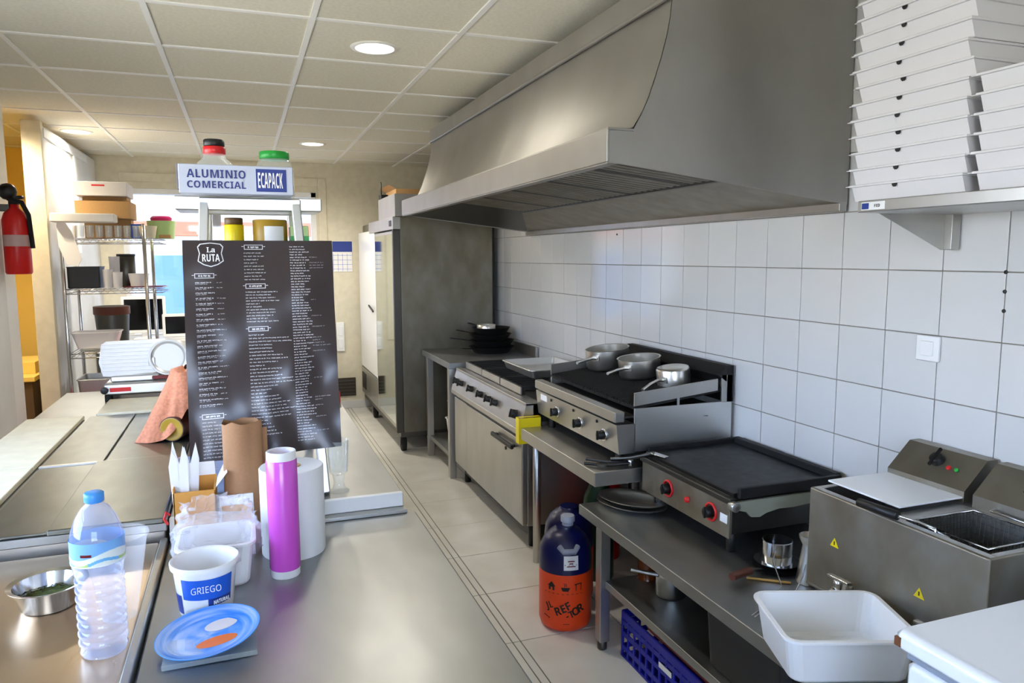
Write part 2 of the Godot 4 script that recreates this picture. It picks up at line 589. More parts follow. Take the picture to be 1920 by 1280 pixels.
func shell() -> void:
	const Z0 := 1.9
	const ZF := -7.65
	# floor: 45 cm tiles on a bed, a narrow made-up strip along the aisle
	var fl := struct("floor", "glossy off white floor of large square tiles")
	slab(fl, "bed", Vector3(-2.6, -0.12, ZF - 0.1), Vector3(2.12, -0.004, Z0 + 0.1), M.floor_joint)
	var xs := [[0.972, 1.002], [1.006, 1.452], [1.456, 1.902], [1.906, 2.0], [0.522, 0.968], [0.072, 0.518], [-0.378, 0.068], [-0.828, -0.382], [-1.3, -0.832]]
	var shared := {}
	for e in xs:
		for k in 23:
			var zb := 2.29 - 0.45 * k
			var za := maxf(zb - 0.446, ZF)
			if zb <= ZF:
				continue
			var key := "%.3f %.3f" % [e[1] - e[0], zb - za]
			if not shared.has(key):
				shared[key] = G.new().box(Vector3(-(e[1] - e[0]) / 2, -0.01, -(zb - za) / 2), Vector3((e[1] - e[0]) / 2, 0, (zb - za) / 2), 0.002).mesh()
			piece(fl, "tile", shared[key], M.floor_tile, Transform3D(Basis(), Vector3((e[0] + e[1]) / 2, rng.randf_range(-0.0006, 0.0), (za + zb) / 2)))
	# ceiling: 60 cm lay-in panels in a white T grid
	var ce := struct("ceiling", "suspended ceiling of beige square panels in a white grid")
	slab(ce, "slab", Vector3(-2.6, 2.60, ZF - 0.1), Vector3(2.12, 2.72, Z0 + 0.1), M.white_wall)
	var pm := G.new().box(Vector3(-0.293, 0, -0.293), Vector3(0.293, 0.015, 0.293), 0.002).mesh()
	var gx := [-2.1, -1.5, -0.9, -0.3, 0.3, 0.9, 1.5, 2.1]
	for i in gx.size() - 1:
		for k in 17:
			var zc: float = 2.03 - 0.6 * k
			if zc - 0.3 < ZF - 0.3:
				continue
			var b := Basis().rotated(Vector3.RIGHT, rng.randf_range(-0.002, 0.002)).rotated(Vector3.BACK, rng.randf_range(-0.002, 0.002))
			piece(ce, "panel", pm, M.ceiling_panel if (i + k) % 3 else M.ceiling_panel_b, Transform3D(b, Vector3(gx[i] + 0.3, 2.489, zc)))
	for x in gx:
		if x < 2.0:
			slab(ce, "main_bar", Vector3(x - 0.012, 2.483, ZF), Vector3(x + 0.012, 2.505, Z0), M.grid_white, 0.001)
	for k in 17:
		var z := 2.33 - 0.6 * k
		if z > ZF:
			slab(ce, "cross_bar", Vector3(-2.1, 2.4835, z - 0.012), Vector3(2.0, 2.5045, z + 0.012), M.grid_white, 0.001)
	# right wall with 20 cm glazed tiles, each set a hair out of true
	var wr := struct("wall_right", "white glazed square wall tiles with grey joints")
	slab(wr, "wall_body", Vector3(2.0, -0.1, ZF - 0.1), Vector3(2.12, 2.62, Z0 + 0.1), M.grout)
	var tm := G.new().box(Vector3(-0.007, -0.0977, -0.0987), Vector3(0.003, 0.0977, 0.0987), 0.0015).mesh()
	for k in 37:
		for r in 7:
			var b := Basis().rotated(Vector3.UP, rng.randf_range(-0.004, 0.004)).rotated(Vector3.BACK, rng.randf_range(-0.003, 0.003))
			piece(wr, "tile", tm, [M.tile, M.tile_b, M.tile_c][rng.randi() % 3], Transform3D(b, Vector3(2.0 + rng.randf_range(0.0, 0.0008), 1.809 - 0.198 * r, 1.05 - 0.2 * k)))
	slab(wr, "upper_plaster", Vector3(1.99, 1.912, ZF), Vector3(2.004, 2.6, Z0), M.white_wall)
	for a in [Vector3(1.993, 1.512, -1.451), Vector3(1.993, 1.458, -1.450), Vector3(1.993, 1.404, -1.449), Vector3(1.993, 1.682, -3.72)]:
		part(wr, "wall_plug", G.new().rod(a + Vector3(0.004, 0, 0), a - Vector3(0.003, 0, 0), 0.0055, 10), M.black_plastic)
	# far wall with the window over the counter
	var wf := struct("wall_far", "cream end wall")
	const WL := -1.02
	const WR := 0.72
	const WB := 0.80
	const WT := 2.20
	slab(wf, "wall_below", Vector3(-1.3, 0, ZF - 0.12), Vector3(2.0, WB, ZF), M.cream_wall)
	slab(wf, "wall_above", Vector3(-2.6, WT, ZF - 0.12), Vector3(2.0, 2.6, ZF), M.cream_wall)
	slab(wf, "wall_side", Vector3(WR, WB, ZF - 0.12), Vector3(2.0, WT, ZF), M.cream_wall)
	slab(wf, "wall_end", Vector3(-2.6, 0, ZF - 0.12), Vector3(WL, WT, ZF), M.cream_wall)
	var wn := struct("window_1", "wide bright window in the cream end wall")
	part(wn, "glass_pane", G.new().box(Vector3(WL, WB, ZF - 0.07), Vector3(WR, WT, ZF - 0.064), 0.0), M.pane)
	var fr := G.new()
	fr.box(Vector3(WL, WT - 0.05, ZF - 0.09), Vector3(WR, WT, ZF + 0.01), 0.003)
	fr.box(Vector3(WL, WB, ZF - 0.09), Vector3(WR, WB + 0.05, ZF + 0.02), 0.003)
	fr.box(Vector3(WL, WB, ZF - 0.09), Vector3(WL + 0.05, WT, ZF + 0.01), 0.003)
	fr.box(Vector3(WR - 0.05, WB, ZF - 0.09), Vector3(WR, WT, ZF + 0.01), 0.003)
	part(wn, "window_frame", fr, M.white_paint)
	part(wn, "mullion", G.new().box(Vector3(-0.30, WB + 0.05, ZF - 0.09), Vector3(-0.25, WT - 0.05, ZF - 0.03), 0.003), M.white_paint)
	part(wn, "casing", G.new().box(Vector3(WR + 0.02, WB - 0.1, ZF), Vector3(WR + 0.10, WT + 0.14, ZF + 0.012), 0.002).box(Vector3(WL, WT + 0.06, ZF), Vector3(WR + 0.02, WT + 0.14, ZF + 0.012), 0.002), M.cream_wall)
	var bb := struct("baseboard_far")
	slab(bb, "skirting_tile", Vector3(WR - 0.3, 0, ZF), Vector3(2.0, 0.08, ZF + 0.01), M.tile, 0.002)
	# left wall: near length, door opening into the yellow room, then a partition
	var wl := struct("wall_left", "white painted wall beside the doorway")
	const LA := -3.1
	const LB := -0.8
	const LY := 1.0
	const LT := 2.05
	slab(wl, "wall_body", Vector3(-1.42, 0, -5.05), Vector3(-1.30, 2.6, LA), M.white_wall)
	slab(wl, "wall_near", Vector3(-1.42, 0, LB), Vector3(-1.30, 2.6, Z0), M.white_wall)
	slab(wl, "wall_below", Vector3(-1.42, 0, LA), Vector3(-1.30, LY, LB), M.white_wall)
	slab(wl, "wall_above", Vector3(-1.42, LT, LA), Vector3(-1.30, 2.6, LB), M.white_wall)
	var w3 := struct("window_3", "unseen side window with white frame that lights the tiled wall and hood")  # out of view, placed to light the tiled wall and the hood
	var f3 := G.new()
	for z in [LA, -1.82, LB - 0.05]:
		f3.box(Vector3(-1.40, LY, z), Vector3(-1.33, LT, z + 0.05), 0.003)
	for y in [LY, 1.62, LT - 0.05]:
		f3.box(Vector3(-1.395, y, LA), Vector3(-1.335, y + 0.05, LB), 0.003)
	part(w3, "window_frame", f3, M.white_paint)
	part(w3, "glass_pane", G.new().box(Vector3(-1.37, LY, LA), Vector3(-1.364, LT, LB), 0.0), M.pane)
	slab(wl, "door_jamb", Vector3(-1.44, 0, -5.36), Vector3(-1.325, 2.6, -5.05), M.white_paint, 0.004)
	slab(wl, "door_stop", Vector3(-1.40, 0, -5.40), Vector3(-1.36, 2.6, -5.36), M.white_paint, 0.004)
	var wp := struct("wall_partition", "white partition running on from the doorway to the end wall")
	slab(wp, "wall_body", Vector3(-1.31, 0, ZF), Vector3(-1.21, 2.44, -5.75), M.white_wall, 0.003)
	slab(wp, "edge_trim", Vector3(-1.318, 0, -5.76), Vector3(-1.202, 2.46, -5.70), M.cream_wall, 0.004)
	slab(wp, "upper_frame", Vector3(-1.215, 2.36, -7.2), Vector3(-1.196, 2.42, -5.76), M.white_paint, 0.003)
	slab(wp, "end_frame", Vector3(-1.215, 1.6, -6.75), Vector3(-1.196, 2.36, -6.69), M.white_paint, 0.003)
	# yellow room behind the doorway
	var wy := struct("wall_yellow", "yellow painted wall of the room behind the doorway")
	slab(wy, "wall_body", Vector3(-2.6, 0, ZF), Vector3(-2.5, 2.6, -4.0), M.yellow_wall)
	slab(wy, "cross_wall", Vector3(-2.5, 0, -7.5), Vector3(-1.31, 2.6, -7.4), M.yellow_wall)
	slab(wy, "closing_wall", Vector3(-2.5, 0, -4.1), Vector3(-1.42, 2.6, -4.0), M.yellow_wall)
	# wall behind the camera, out of view, with an unseen window that lights the room
	var wb := struct("wall_back", "unseen wall behind with the window that lights the room")
	slab(wb, "wall_below", Vector3(-1.42, 0, Z0), Vector3(2.12, 1.0, Z0 + 0.12), M.white_wall)
	slab(wb, "wall_above", Vector3(-1.42, 2.3, Z0), Vector3(2.12, 2.6, Z0 + 0.12), M.white_wall)
	slab(wb, "wall_side", Vector3(0.5, 1.0, Z0), Vector3(2.12, 2.3, Z0 + 0.12), M.white_wall)
	slab(wb, "wall_end", Vector3(-1.42, 1.0, Z0), Vector3(-1.1, 2.3, Z0 + 0.12), M.white_wall)
	var w2 := struct("window_2", "unseen window with white cross frame behind the camera")
	var f2 := G.new()
	for x in [-1.1, -0.33, 0.44]:
		f2.box(Vector3(x, 1.0, Z0 + 0.02), Vector3(x + 0.06, 2.3, Z0 + 0.09), 0.003)
	for y in [1.0, 1.62, 2.24]:
		f2.box(Vector3(-1.1, y, Z0 + 0.025), Vector3(0.5, y + 0.06, Z0 + 0.085), 0.003)
	part(w2, "window_frame", f2, M.white_paint)
	part(w2, "glass_pane", G.new().box(Vector3(-1.1, 1.0, Z0 + 0.05), Vector3(0.5, 2.3, Z0 + 0.056), 0.0), M.pane)

# ---------------------------------------------------------------- street seen through the end window
func outside() -> void:
	var gd := struct("street_ground", "pale street outside the window")
	slab(gd, "paving", Vector3(-14, -0.3, -30), Vector3(14, -0.06, -7.9), mat("paving", Color(0.55, 0.54, 0.52), 0.9))
	var cn := struct("street_canopy", "deep canopy added outside the window to shade the street")  # added roof and posts, there to shade the street beyond the window
	slab(cn, "canopy_roof", Vector3(-7, 2.75, -10.3), Vector3(7, 2.9, -7.78), mat("added_canopy_grey", Color(0.62, 0.61, 0.60), 0.8))
	for x in [-6.5, -2.2, 2.2, 6.5]:
		slab(cn, "canopy_post", Vector3(x - 0.05, -0.06, -10.2), Vector3(x + 0.05, 2.75, -10.1), M.white_paint, 0.01)
	var wall_m := mat("render_white", Color(0.72, 0.70, 0.67), 0.8)
	var pink := mat("render_pink", Color(0.78, 0.42, 0.30), 0.8)
	var blue := mat("shop_blue", Color(0.30, 0.48, 0.66), 0.5)
	var h := thing("street_building", "pale rendered building with red bands across the street outside", "building", Vector3(-2.0, 0, -12.60))
	part(h, "facade", G.new().box(Vector3(-9.0, -0.06, -14.60), Vector3(5.0, 7.4, -12.60), 0.02), wall_m)
	for y in [1.9, 2.55]:
		part(h, "red_band", G.new().box(Vector3(-9.0, y, -12.60), Vector3(5.0, y + 0.22, -12.55), 0.01), pink)
	for i in 6:
		var x := -7.6 + 2.1 * i
		var w := part(h, "shop_window", G.new().box(Vector3(x, 0.4, -12.60), Vector3(x + 1.3, 1.6, -12.56), 0.01), blue)
		part(w, "window_bar", G.new().box(Vector3(x + 0.62, 0.4, -12.57), Vector3(x + 0.68, 1.6, -12.54), 0.004), wall_m)
	var leaf := mat("leaf", Color(0.20, 0.42, 0.14), 0.7)
	var bark := mat("bark", Color(0.25, 0.19, 0.14), 0.9)
	for k in 3:
		var b := Vector3([-2.4, -0.35, 1.9][k], -0.06, [-11.4, -11.3, -11.4][k])
		var t := thing("street_tree", ["leafy street tree outside behind the white carton rack", "leafy street tree outside behind the jars", "leafy street tree outside behind the fridge end of the window"][k], "tree", b, "street trees")
		part(t, "trunk", G.new().rod(b, b + Vector3(0.05, 2.6, 0), 0.09, 10, 0.05), bark)
		var g := G.new()
		for i in 420:
			var d := Vector3(rng.randfn(), rng.randfn() * 0.55, rng.randfn()) * 0.34
			var c := b + Vector3(0, 3.0, 0) + d
			var e := Vector3(rng.randfn(), rng.randfn(), rng.randfn()).normalized() * 0.13
			var f := e.cross(Vector3(rng.randfn(), rng.randfn(), rng.randfn())).normalized() * 0.07
			g.quad(c - e, c + f, c + e, c - f)
		part(t, "foliage", g, leaf)

# ---------------------------------------------------------------- lamps
func downlight(where: Vector3, label: String, energy: float, color: Color) -> void:
	var t := thing("downlight", label, "ceiling light", where, "round recessed ceiling downlights")
	part(t, "trim_ring", G.new().lathe(where, [Vector2(0.084, 0.0), Vector2(0.086, -0.006), Vector2(0.104, -0.005), Vector2(0.108, 0.0)], 36), M.grid_white)
	part(t, "lens", G.new().lathe(where, [Vector2(0.0, -0.004), Vector2(0.07, -0.0035), Vector2(0.085, -0.001)], 36), M.lamp_face)
	var l := SpotLight3D.new()
	l.name = "lamp"
	t.add_child(l)
	l.position = Vector3(0, -0.02, 0)
	l.rotation.x = -PI / 2
	l.spot_angle = 82.0
	l.spot_angle_attenuation = 0.6
	l.spot_range = 14.0
	l.spot_attenuation = 2.0
	l.light_energy = energy
	l.light_color = color
	l.light_size = 0.08
	l.shadow_enabled = true

func lamps() -> void:
	var warm := Color(1.0, 0.965, 0.90)
	downlight(Vector3(0.597, 2.487, -3.40), "lit round ceiling downlight beside the hood", 0.85, warm)
	downlight(Vector3(0.587, 2.487, -6.36), "lit round ceiling downlight near the end wall, beside the fridge", 1.8, warm)
	downlight(Vector3(-1.10, 2.487, -6.30), "lit round ceiling downlight close above the white partition", 1.8, warm)
	downlight(Vector3(-1.5, 2.487, -5.3), "unseen ceiling downlight lighting the yellow room", 3.0, Color(1.0, 0.93, 0.80))  # out of view, placed to light the yellow room

# ---------------------------------------------------------------- extractor hood
func hood() -> void:
	var t := thing("extractor_hood", "large brushed steel extractor hood with a curved front above the cookers", "hood", Vector3(1.5, 1.72, -3.54))
	var zn := -2.03
	var zf := -5.05
	var curve := PackedVector2Array([Vector2(1.14, 1.95), Vector2(1.166, 1.99), Vector2(1.19, 2.04), Vector2(1.21, 2.095), Vector2(1.232, 2.16), Vector2(1.25, 2.224), Vector2(1.262, 2.285), Vector2(1.268, 2.345)])
	var side := PackedVector2Array([Vector2(1.05, 1.845), Vector2(1.05, 1.94), Vector2(1.14, 1.946)])
	side.append_array(curve.slice(1))
	side.append_array(PackedVector2Array([Vector2(1.268, 2.43), Vector2(1.985, 2.43), Vector2(1.985, 1.735)]))
	for z in [[zn, -0.003], [zf, 0.003]]:
		part(t, "side_panel", G.new().prism(Vector3(0, 0, z[0]), Vector3.RIGHT, Vector3.UP, side, Vector3(0, 0, z[1])), M.steel_hood)
	var rows := []
	for q in curve:
		var r := []
		for k in 13:
			r.append(Vector3(q.x - 0.004, q.y, lerpf(zf - 0.003, zn + 0.003, k / 12.0)))
		rows.append(r)
	part(t, "curved_front", G.new().sheet(rows, true), M.steel_hood)
	part(t, "fascia", G.new().box(Vector3(1.046, 1.843, zf - 0.006), Vector3(1.056, 1.942, zn + 0.006), 0.003).box(Vector3(1.05, 1.938, zf), Vector3(1.142, 1.946, zn + 0.004), 0.002).box(Vector3(1.05, 1.838, zf), Vector3(1.085, 1.846, zn), 0.002), M.steel_hood)
	part(t, "upper_band", G.new().box(Vector3(1.252, 2.345, zf - 0.004), Vector3(1.27, 2.43, zn + 0.004), 0.004).box(Vector3(1.246, 2.337, zf - 0.006), Vector3(1.262, 2.352, zn + 0.006), 0.005), M.steel_hood)
	part(t, "top_plate", G.new().box(Vector3(1.26, 2.425, zf), Vector3(1.985, 2.432, zn), 0.001), M.steel_dark)
	# underside: sloped end plate, slanted baffle filters, back plate, grease gutter
	part(t, "end_plate", G.new().quad(Vector3(1.075, 1.846, zf + 0.01), Vector3(1.965, 1.742, zf + 0.01), Vector3(1.65, 1.838, -4.30), Vector3(1.09, 1.905, -4.30), Vector3.DOWN), M.steel_dark)
	part(t, "back_plate", G.new().quad(Vector3(1.65, 1.832, -4.32), Vector3(1.966, 1.735, zf + 0.01), Vector3(1.966, 1.735, zn - 0.004), Vector3(1.65, 1.832, zn - 0.004), Vector3.DOWN), M.steel_greasy)
	part(t, "grease_gutter", G.new().box(Vector3(1.952, 1.712, zf), Vector3(1.985, 1.748, zn), 0.003), M.steel)
	part(t, "filter_rail", G.new().bar(Vector3(1.652, 1.834, -4.32), Vector3(1.652, 1.834, zn - 0.004), 0.03, 0.012), M.steel_dark)
	var a := Vector2(1.078, 1.905)
	var b := Vector2(1.648, 1.842)
	var w := (4.30 - 2.05) / 5.0
	for i in 5:
		var z1 := -2.05 - w * i - 0.006
		var z0 := -2.05 - w * (i + 1) + 0.006
		var f := part(t, "baffle_filter", G.new().bar(Vector3(a.x, a.y, z0 + 0.008), Vector3(b.x, b.y, z0 + 0.008), 0.016, 0.016).bar(Vector3(a.x, a.y, z1 - 0.008), Vector3(b.x, b.y, z1 - 0.008), 0.016, 0.016).bar(Vector3(a.x, a.y + 0.02, (z0 + z1) / 2), Vector3(b.x, b.y + 0.02, (z0 + z1) / 2), z1 - z0, 0.004), M.steel_dark)
		for k in 8:
			var z := lerpf(z0 + 0.04, z1 - 0.04, k / 7.0)
			part(f, "baffle", G.new().bar(Vector3(a.x, a.y, z), Vector3(b.x, b.y, z), 0.03, 0.016, 0.006), M.steel_greasy)
	part(t, "hanger_rod", G.new().rod(Vector3(1.35, 2.43, -3.98), Vector3(1.35, 2.487, -3.98), 0.006, 8), M.steel_dark)

# ---------------------------------------------------------------- wall shelf and pizza boxes
func wall_shelf() -> void:
	var t := thing("wall_shelf", "steel wall shelf on a triangular bracket under white pizza boxes", "shelf", Vector3(1.8, 1.65, -1.0))
	part(t, "board", G.new().box(Vector3(1.62, 1.678, -1.62), Vector3(1.99, 1.71, -0.2), 0.003), M.steel)
	for z in [-1.655, -0.4]:
		var zz: float = z + (0.03 if z < -1.0 else 0.0)
		part(t, "bracket", G.new().prism(Vector3(0, 0, zz), Vector3.RIGHT, Vector3.UP, PackedVector2Array([Vector2(1.70, 1.68), Vector2(1.99, 1.68), Vector2(1.99, 1.575), Vector2(1.95, 1.575)]), Vector3(0, 0, 0.004)).box(Vector3(1.955, 1.575, zz), Vector3(1.99, 1.68, zz + 0.03), 0.002), M.steel)
	var lb := part(t, "maker_label", G.new().box(Vector3(1.6185, 1.683, -1.605), Vector3(1.6205, 1.705, -1.525), 0.001), M.label_white)
	part(lb, "blue_mark", G.new().box(Vector3(1.6175, 1.686, -1.602), Vector3(1.6187, 1.702, -1.578), 0.0005), M.blue_print)
	text(lb, "lettering", "FED", Vector3(1.6183, 1.694, -1.55), Vector3(0, 0, 1), Vector3.UP, 0.008, M.ink)
	# one flat pizza box, then copies
	var h := 0.0445
	var b := thing("pizza_box", "white pizza box, lowest of the tall stack on the wall shelf", "box", V, "pizza boxes in the tall stack")
	part(b, "tray", G.new().prism(Vector3(0, 0, 0.004), Vector3.RIGHT, Vector3.UP, PackedVector2Array([Vector2(0.016, 0), Vector2(0.345, 0), Vector2(0.345, h - 0.006), Vector2(0.002, h - 0.006)]), Vector3(0, 0, 0.339)), M.box_white)
	part(b, "lid", G.new().box(Vector3(-0.005, h - 0.0065, -0.004), Vector3(0.349, h - 0.0005, 0.349), 0.001), M.box_white)
	part(b, "tuck_ear", G.new().prism(Vector3(0, h - 0.004, 0), Vector3.RIGHT, Vector3.BACK, PackedVector2Array([Vector2(0.0, 0.0), Vector2(0.004, -0.022), Vector2(0.05, -0.016), Vector2(0.06, 0.0)]), Vector3(0, 0.002, 0)), M.box_white)
	part(b, "vent_hole", G.new().prism(Vector3(-0.0015, h - 0.0065, 0.15), Vector3.BACK, Vector3.UP, PackedVector2Array([Vector2(-0.008, 0), Vector2(0.008, 0), Vector2(0.007, -0.005), Vector2(0.003, -0.009), Vector2(-0.003, -0.009), Vector2(-0.007, -0.005)]), Vector3(0.002, 0, 0)), M.black_plastic)  # black patch in place of the dark inside of the hole
	b.position = Vector3(1.622, 1.7105, -1.650)
	for i in range(1, 15):
		copy_of(b, Vector3(1.622 + rng.randf_range(-0.005, 0.006), 1.7105 + h * i, -1.650 + rng.randf_range(-0.007, 0.009)), rng.randf_range(-0.012, 0.012), "white pizza box, %s of the tall stack on the wall shelf" % (NTH[i] + " from the bottom" if i < 14 else "topmost"))
	for i in 6:
		var o := copy_of(b, Vector3(1.622 + rng.randf_range(-0.005, 0.006), 1.7105 + h * i, -1.281 + rng.randf_range(0.0, 0.006)), rng.randf_range(-0.008, 0.008), "white pizza box, %s of the shorter stack on the wall shelf" % ("lowest" if i == 0 else "topmost" if i == 5 else NTH[i] + " from the bottom"))
		o.set_meta("group", "pizza boxes in the shorter stack")
	var s := thing("light_switch", "white square light switch on the tiled wall", "switch", Vector3(1.99, 1.235, -1.676))
	part(s, "plate", G.new().box(Vector3(1.981, 1.233, -1.718), Vector3(1.993, 1.313, -1.636), 0.004), M.white_plastic)
	part(s, "rocker", G.new().box(Vector3(1.977, 1.25, -1.70), Vector3(1.982, 1.296, -1.654), 0.002), M.white_plastic)

# ---------------------------------------------------------------- low steel table and what is under it
func low_table() -> void:
	var t := thing("low_table", "low stainless steel table with a lower shelf along the tiled wall", "table", Vector3(1.62, 0, -1.85))
	part(t, "table_top", G.new().box(Vector3(1.265, 0.50, -2.665), Vector3(1.985, 0.545, -1.04), 0.004), M.steel_top)
	for p in [Vector2(1.29, -2.49), Vector2(1.29, -1.12), Vector2(1.94, -2.49), Vector2(1.94, -1.12)]:
		var l := part(t, "leg", G.new().box(Vector3(p.x - 0.022, 0.035, p.y - 0.022), Vector3(p.x + 0.022, 0.50, p.y + 0.022), 0.003), M.steel)
		part(l, "foot", G.new().cyl(Vector3(p.x, 0, p.y), 0.019, 0.036, 14), M.steel_dark)
	part(t, "lower_shelf", G.new().box(Vector3(1.29, 0.258, -2.48), Vector3(1.94, 0.29, -1.12), 0.003), M.steel_top)

# ---------------------------------------------------------------- griddle
func griddle() -> void:
	var y0 := 0.545
	var t := thing("griddle", "black flat-top griddle with two red ringed knobs on the low table", "griddle", Vector3(1.74, y0, -2.27))
	var za := -2.56
	var zb := -1.985
	part(t, "body", G.new().box(Vector3(1.512, 0.615, za + 0.02), Vector3(1.95, 0.755, zb - 0.02), 0.004), M.steel_dark)
	part(t, "front_panel", G.new().box(Vector3(1.50, 0.61, za), Vector3(1.514, 0.745, zb), 0.003), M.steel_greasy)
	for p in [Vector2(1.55, za + 0.05), Vector2(1.55, zb - 0.05), Vector2(1.91, za + 0.05), Vector2(1.91, zb - 0.05)]:
		part(t, "foot", G.new().cyl(Vector3(p.x, y0, p.y), 0.018, 0.072, 12), M.black_plastic)
	var pl := part(t, "cooking_plate", G.new().box(Vector3(1.515, 0.748, za), Vector3(1.95, 0.768, zb), 0.003), M.griddle_plate)
	part(pl, "splash_rim", G.new().box(Vector3(1.945, 0.748, za - 0.002), Vector3(1.972, 0.792, zb + 0.002), 0.004).box(Vector3(1.53, 0.75, za - 0.014), Vector3(1.965, 0.788, za + 0.004), 0.004).box(Vector3(1.53, 0.75, zb - 0.004), Vector3(1.965, 0.788, zb + 0.014), 0.004), M.cast_iron)
	part(t, "front_lip", G.new().bar(Vector3(1.508, 0.742, za - 0.01), Vector3(1.508, 0.742, zb + 0.008), 0.03, 0.022, 0.004), M.steel_dark)
	part(t, "grease_drawer", G.new().prism(Vector3(0, 0, zb - 0.006), Vector3.RIGHT, Vector3.UP, PackedVector2Array([Vector2(1.53, 0.738), Vector2(1.93, 0.738), Vector2(1.92, 0.72), Vector2(1.86, 0.70), Vector2(1.82, 0.698), Vector2(1.76, 0.694), Vector2(1.70, 0.696), Vector2(1.65, 0.688), Vector2(1.62, 0.676), Vector2(1.585, 0.68), Vector2(1.565, 0.70), Vector2(1.535, 0.708)]), Vector3(0, 0, 0.012)), mat("greasy_foil", Color(0.60, 0.61, 0.54), 0.6, 0.1))
	for z in [-2.36, -2.085]:
		var k := part(t, "knob", G.new().rod(Vector3(1.50, 0.675, z), Vector3(1.472, 0.675, z), 0.021, 20, 0.018).bar(Vector3(1.472, 0.695, z), Vector3(1.472, 0.655, z), 0.008, 0.008, 0.002, Vector3.RIGHT), M.black_plastic)
		var ring := []
		for i in 20:
			ring.append(Vector3(1.497, 0.675 + 0.03 * sin(TAU * i / 20.0), z + 0.03 * cos(TAU * i / 20.0)))
		part(k, "red_dial", G.new().tube(ring, 0.0045, 8, true), M.red_plastic, "red dial ring")
	part(t, "pilot_lamp", G.new().rod(Vector3(1.50, 0.672, -2.23), Vector3(1.488, 0.672, -2.23), 0.012, 14, 0.009), M.red_plastic, "small red pilot lamp")
	part(t, "maker_plate", G.new().box(Vector3(1.4985, 0.66, -2.035), Vector3(1.501, 0.69, -1.995), 0.0008), M.label_white)
	part(t, "corner_bracket", G.new().rod(Vector3(1.506, 0.73, zb), Vector3(1.506, 0.73, zb + 0.03), 0.017, 14), M.steel)

